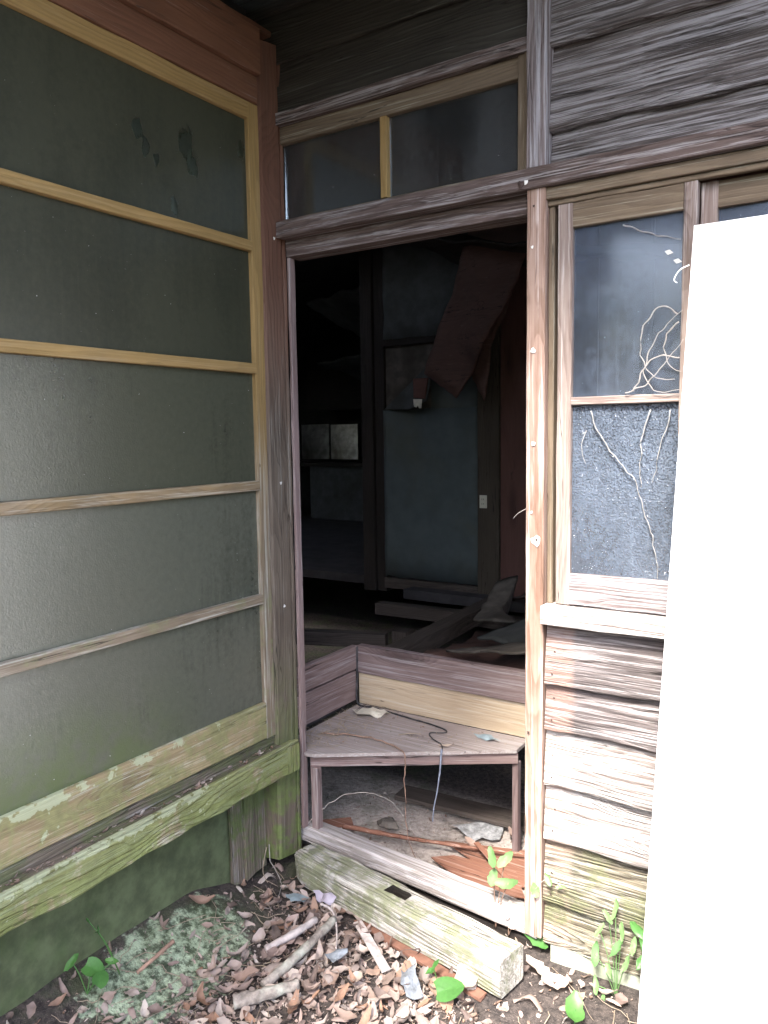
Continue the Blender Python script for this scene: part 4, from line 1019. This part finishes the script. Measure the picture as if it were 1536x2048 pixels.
# green ones
def round_leaf(name, loc, r, rot, mat, label, cat, seed=0):
    n = 18; v = [(0, 0, 0)]; f = []
    for ring_ in (1, 2, 3):
        for i in range(n):
            a = 2*math.pi*i/n
            rr = r*(1-.22*max(0, math.cos(a))**6*0)*(1+.18*math.cos(a)**9) * ring_/3
            if abs(a-math.pi) < .4: rr *= .78
            z = .10*r*(ring_/3)**2*math.sin(2*a+seed)+.12*r*abs(math.sin(a))*(ring_/3)
            v.append((rr*math.cos(a), rr*math.sin(a)*.82, z))
    for i in range(n): f.append((0, 1+i, 1+(i+1) % n))
    for k in (0, 1):
        for i in range(n): a = 1+k*n+i; b = 1+k*n+(i+1) % n; f.append((a, a+n, b+n, b))
    o = link(name, mesh(name, v, f, True), loc, None, mat); o.rotation_euler = rot
    return o
def herb(label, base, leaves, cat='plant', stem=.0014, mat='green', smat='green'):
    t = thing('seedling', label, cat, base)
    for (p, L_, W_, rot, rd) in leaves:
        P0 = Vector(base); P1 = Vector(p)
        mid_ = (P0+P1)/2+Vector((0, 0, (P1-P0).length*.12))
        s_ = link('stem', tube_mesh([q-P0 for q in spline([P0, mid_, P1], 5)], stem, 5), base, t, M[smat])
        if rd: o = round_leaf('leaf', p, L_, rot, M[mat], None, None, len(label))
        else:
            rot = (Matrix.Rotation(rot[0], 3, 'X') @ Matrix.Rotation(rot[1], 3, 'Y') @ Matrix.Rotation(rot[2], 3, 'Z')).to_euler()
            v, f = leaf_mesh(L_, W_, .12, .4, int(p[0]*1000), 7, broad=.2); o = link('leaf', mesh('leaf', v, f, True), p, None, M[mat]); o.rotation_euler = rot
        o.parent = t; o.location = Vector(p)-Vector(base)
    return t
herb('round green leaf plant in front of the squared timber', (.70, -.30, .01), [((.745, -.335, .045), .040, 0, (.35, -.15, .6), True), ((.688, -.300, .060), .050, .020, (.6, -.4, 1.0), False)])
herb('bright green leaf at the bottom edge near the white board', (1.05, -.25, .01), [((1.045, -.235, .05), .080, .048, (.25, .25, 1.9), False)])
herb('small green weed in the lower left corner on lichened ground', (0.02, -.86, .08), [((.010, -.835, .13), .030, 0, (.3, .4, .4), True), ((.052, -.845, .12), .024, 0, (.5, -.2, 2.0), True), ((-.02, -.87, .155), .05, .022, (.9, .2, 1.2), False), ((.045, -.80, .14), .04, .016, (.7, .1, .3), False)])
herb('thin green grass blades leaning up the foundation at the lower left', (.03, -.77, .08), [((-.045, -.80, .215), .05, .006, (0, -1.0, 2.6), False), ((-.01, -.80, .20), .05, .005, (0, -.9, 2.9), False)], 'grass', .0012)
# seedling by the threshold
herb('slender seedling with pale green leaves rising before the doorway near the right post', (.73, -.01, .02), [
    ((.722, -.012, .235), .060, .026, (1.0, -.2, 2.1), False), ((.762, -.012, .240), .060, .026, (1.0, .2, 1.0), False),
    ((.728, -.020, .180), .050, .028, (1.1, .2, 1.5), False), ((.775, -.022, .178), .075, .030, (.9, -.2, .25), False)], 'seedling', .0016, 'greenpale', 'brownvine')
herb('withered seedling with curled brown leaf beside the door post', (.775, -.02, .02), [((.775, -.022, .10), .05, .024, (1.2, .6, 1.5), False), ((.795, -.03, .06), .03, .014, (.9, .4, .4), False)], 'seedling', .0014, 'paleleaf', 'brownvine')
herb('pale small leaves hanging beside the door post foot over the clapboards', (.90, -.04, .24), [((.865, -.045, .20), .04, .024, (1.2, .2, 1.9), False), ((.905, -.05, .245), .035, .016, (1.2, 0, 2.2), False), ((.94, -.05, .235), .03, .010, (1.0, 0, .3), False)], 'plant', .0009, 'greenpale', 'vine')
herb('broad green leaf at the foot of the door post', (.87, .0, .02), [((.855, -.015, .035), .085, .036, (.5, .1, -.35), False)])
lvs = []
rq = random.Random(4)
for i, (x, y, z) in enumerate([(1.075, -.07, .205), (1.112, -.07, .18), (1.055, -.075, .165), (1.10, -.08, .135), (1.045, -.08, .10), (1.125, -.08, .10), (1.085, -.09, .075), (1.055, -.10, .03), (1.075, -.11, -.0), (1.09, -.06, .225), (1.14, -.07, .15)]):
    lvs.append(((x, y, z), rq.uniform(.036, .062), rq.uniform(.014, .022), (rq.uniform(.5, 1.3), rq.uniform(-.5, .5), rq.choice((-1, 1, -1))*rq.uniform(.7, 2.2)), False))
herb('leafy green weed climbing the rotten boards beside the white board', (1.10, -.08, -.0), lvs, 'weed', .0011, 'greenpale', 'greenpale')
herb('small green leaf cluster on the boards right at the white board edge', (1.17, -.07, .10), [((1.15, -.06, .19), .055, .022, (1.1, .1, -.6), False), ((1.165, -.07, .16), .045, .02, (1.1, .1, -1.2), False), ((1.16, -.08, .12), .04, .018, (1.0, .2, -1.9), False)], 'weed')

# ------------------------------------------------------------------ sticks, strips, scraps on the ground
def stick(a, b, r0, r1, mat, label, seed, bend=.006):
    a = Vector(a); b = Vector(b); mid_ = (a+b)/2+Vector((bend, -bend, bend*.6)); P_ = spline([a, mid_, b], 8)
    rr = [r0+(r1-r0)*i/(len(P_)-1) for i in range(len(P_))]
    o = link('stick', tube_mesh([p-a for p in P_], rr, 9, seed, .35), a, None, mat); return tag(o, label, 'stick')
stick((.235, -.445, .030), (.275, -.270, .034), .011, .010, M['stickp'], 'weathered grey stick, left one of the crossed pair on the litter', 1)
stick((.330, -.560, .035), (.325, -.250, .040), .013, .012, M['stickm'], 'lichen-covered stick, right one of the pair on the litter', 2, .012)
stick((.300, -.640, .03), (.40, -.505, .03), .017, .015, M['stickm'], 'thick short stub of bark-covered stick at the lower end of the pair', 3)
stick((.085, -.760, .10), (.085, -.640, .115), .005, .006, M['brownvine'], 'thin brown upright-looking stick on the lichened ground at the left', 4)
bar('bark_strip', (.375, -.200, .022), (.56, -.33, .022), .026, .006, M['stickp'], 'flat grey bark strip lying below the squared timber', 'bark', seed=9)
bar('rusty_strip', (.36, -.180, .012), (.82, -.275, .014), .030, .010, M['rust'], 'rusty brown strip along the foot of the squared timber', 'strip', seed=10)
strand('dry_vine', [(.255, -.22, .05), (.30, -.225, .045), (.35, -.27, .035), (.40, -.34, .03)], .0045, M['stickp'], 'grey curved twig running from the lilac scrap to the bark strip', 'twig')
scrap('plastic_scrap', [(.59, -.305), (.625, -.285), (.665, -.335), (.69, -.375), (.665, -.395), (.625, -.37)], .022, M['clearplast'], 'crumpled clear plastic piece beside the round green leaf', 'plastic', 5, .016)
scrap('plastic_scrap', [(.195, -.185), (.235, -.155), (.275, -.17), (.265, -.20), (.225, -.205)], .040, M['lilac'], 'lilac curled plastic scrap at the top of the leaf litter', 'plastic', 6, .012)
scrap('plastic_scrap', [(.11, -.215), (.135, -.185), (.185, -.19), (.185, -.215), (.15, -.235)], .026, M['bluescrap'], 'blue-grey plastic scrap left of the lilac one', 'plastic', 7, .005)
scrap('plastic_scrap', [(.39, -.38), (.42, -.33), (.44, -.34), (.435, -.40)], .030, M['clearplast'], 'small bluish clear scrap right of the lichened stick', 'plastic', 8, .010)
strand('dry_root', [(-.052, -.10, .10), (-.03, -.125, .055), (.02, -.145, .035), (.07, -.185, .03), (.10, -.235, .03)], .0018, M['vine'], 'white dry root curling out from the corner post foot', 'root')
strand('dry_root', [(-.052, -.115, .09), (-.045, -.14, .05), (-.02, -.17, .035), (.02, -.195, .03)], .0019, M['straw'], 'tan dry root beside the white one at the corner post foot', 'root')
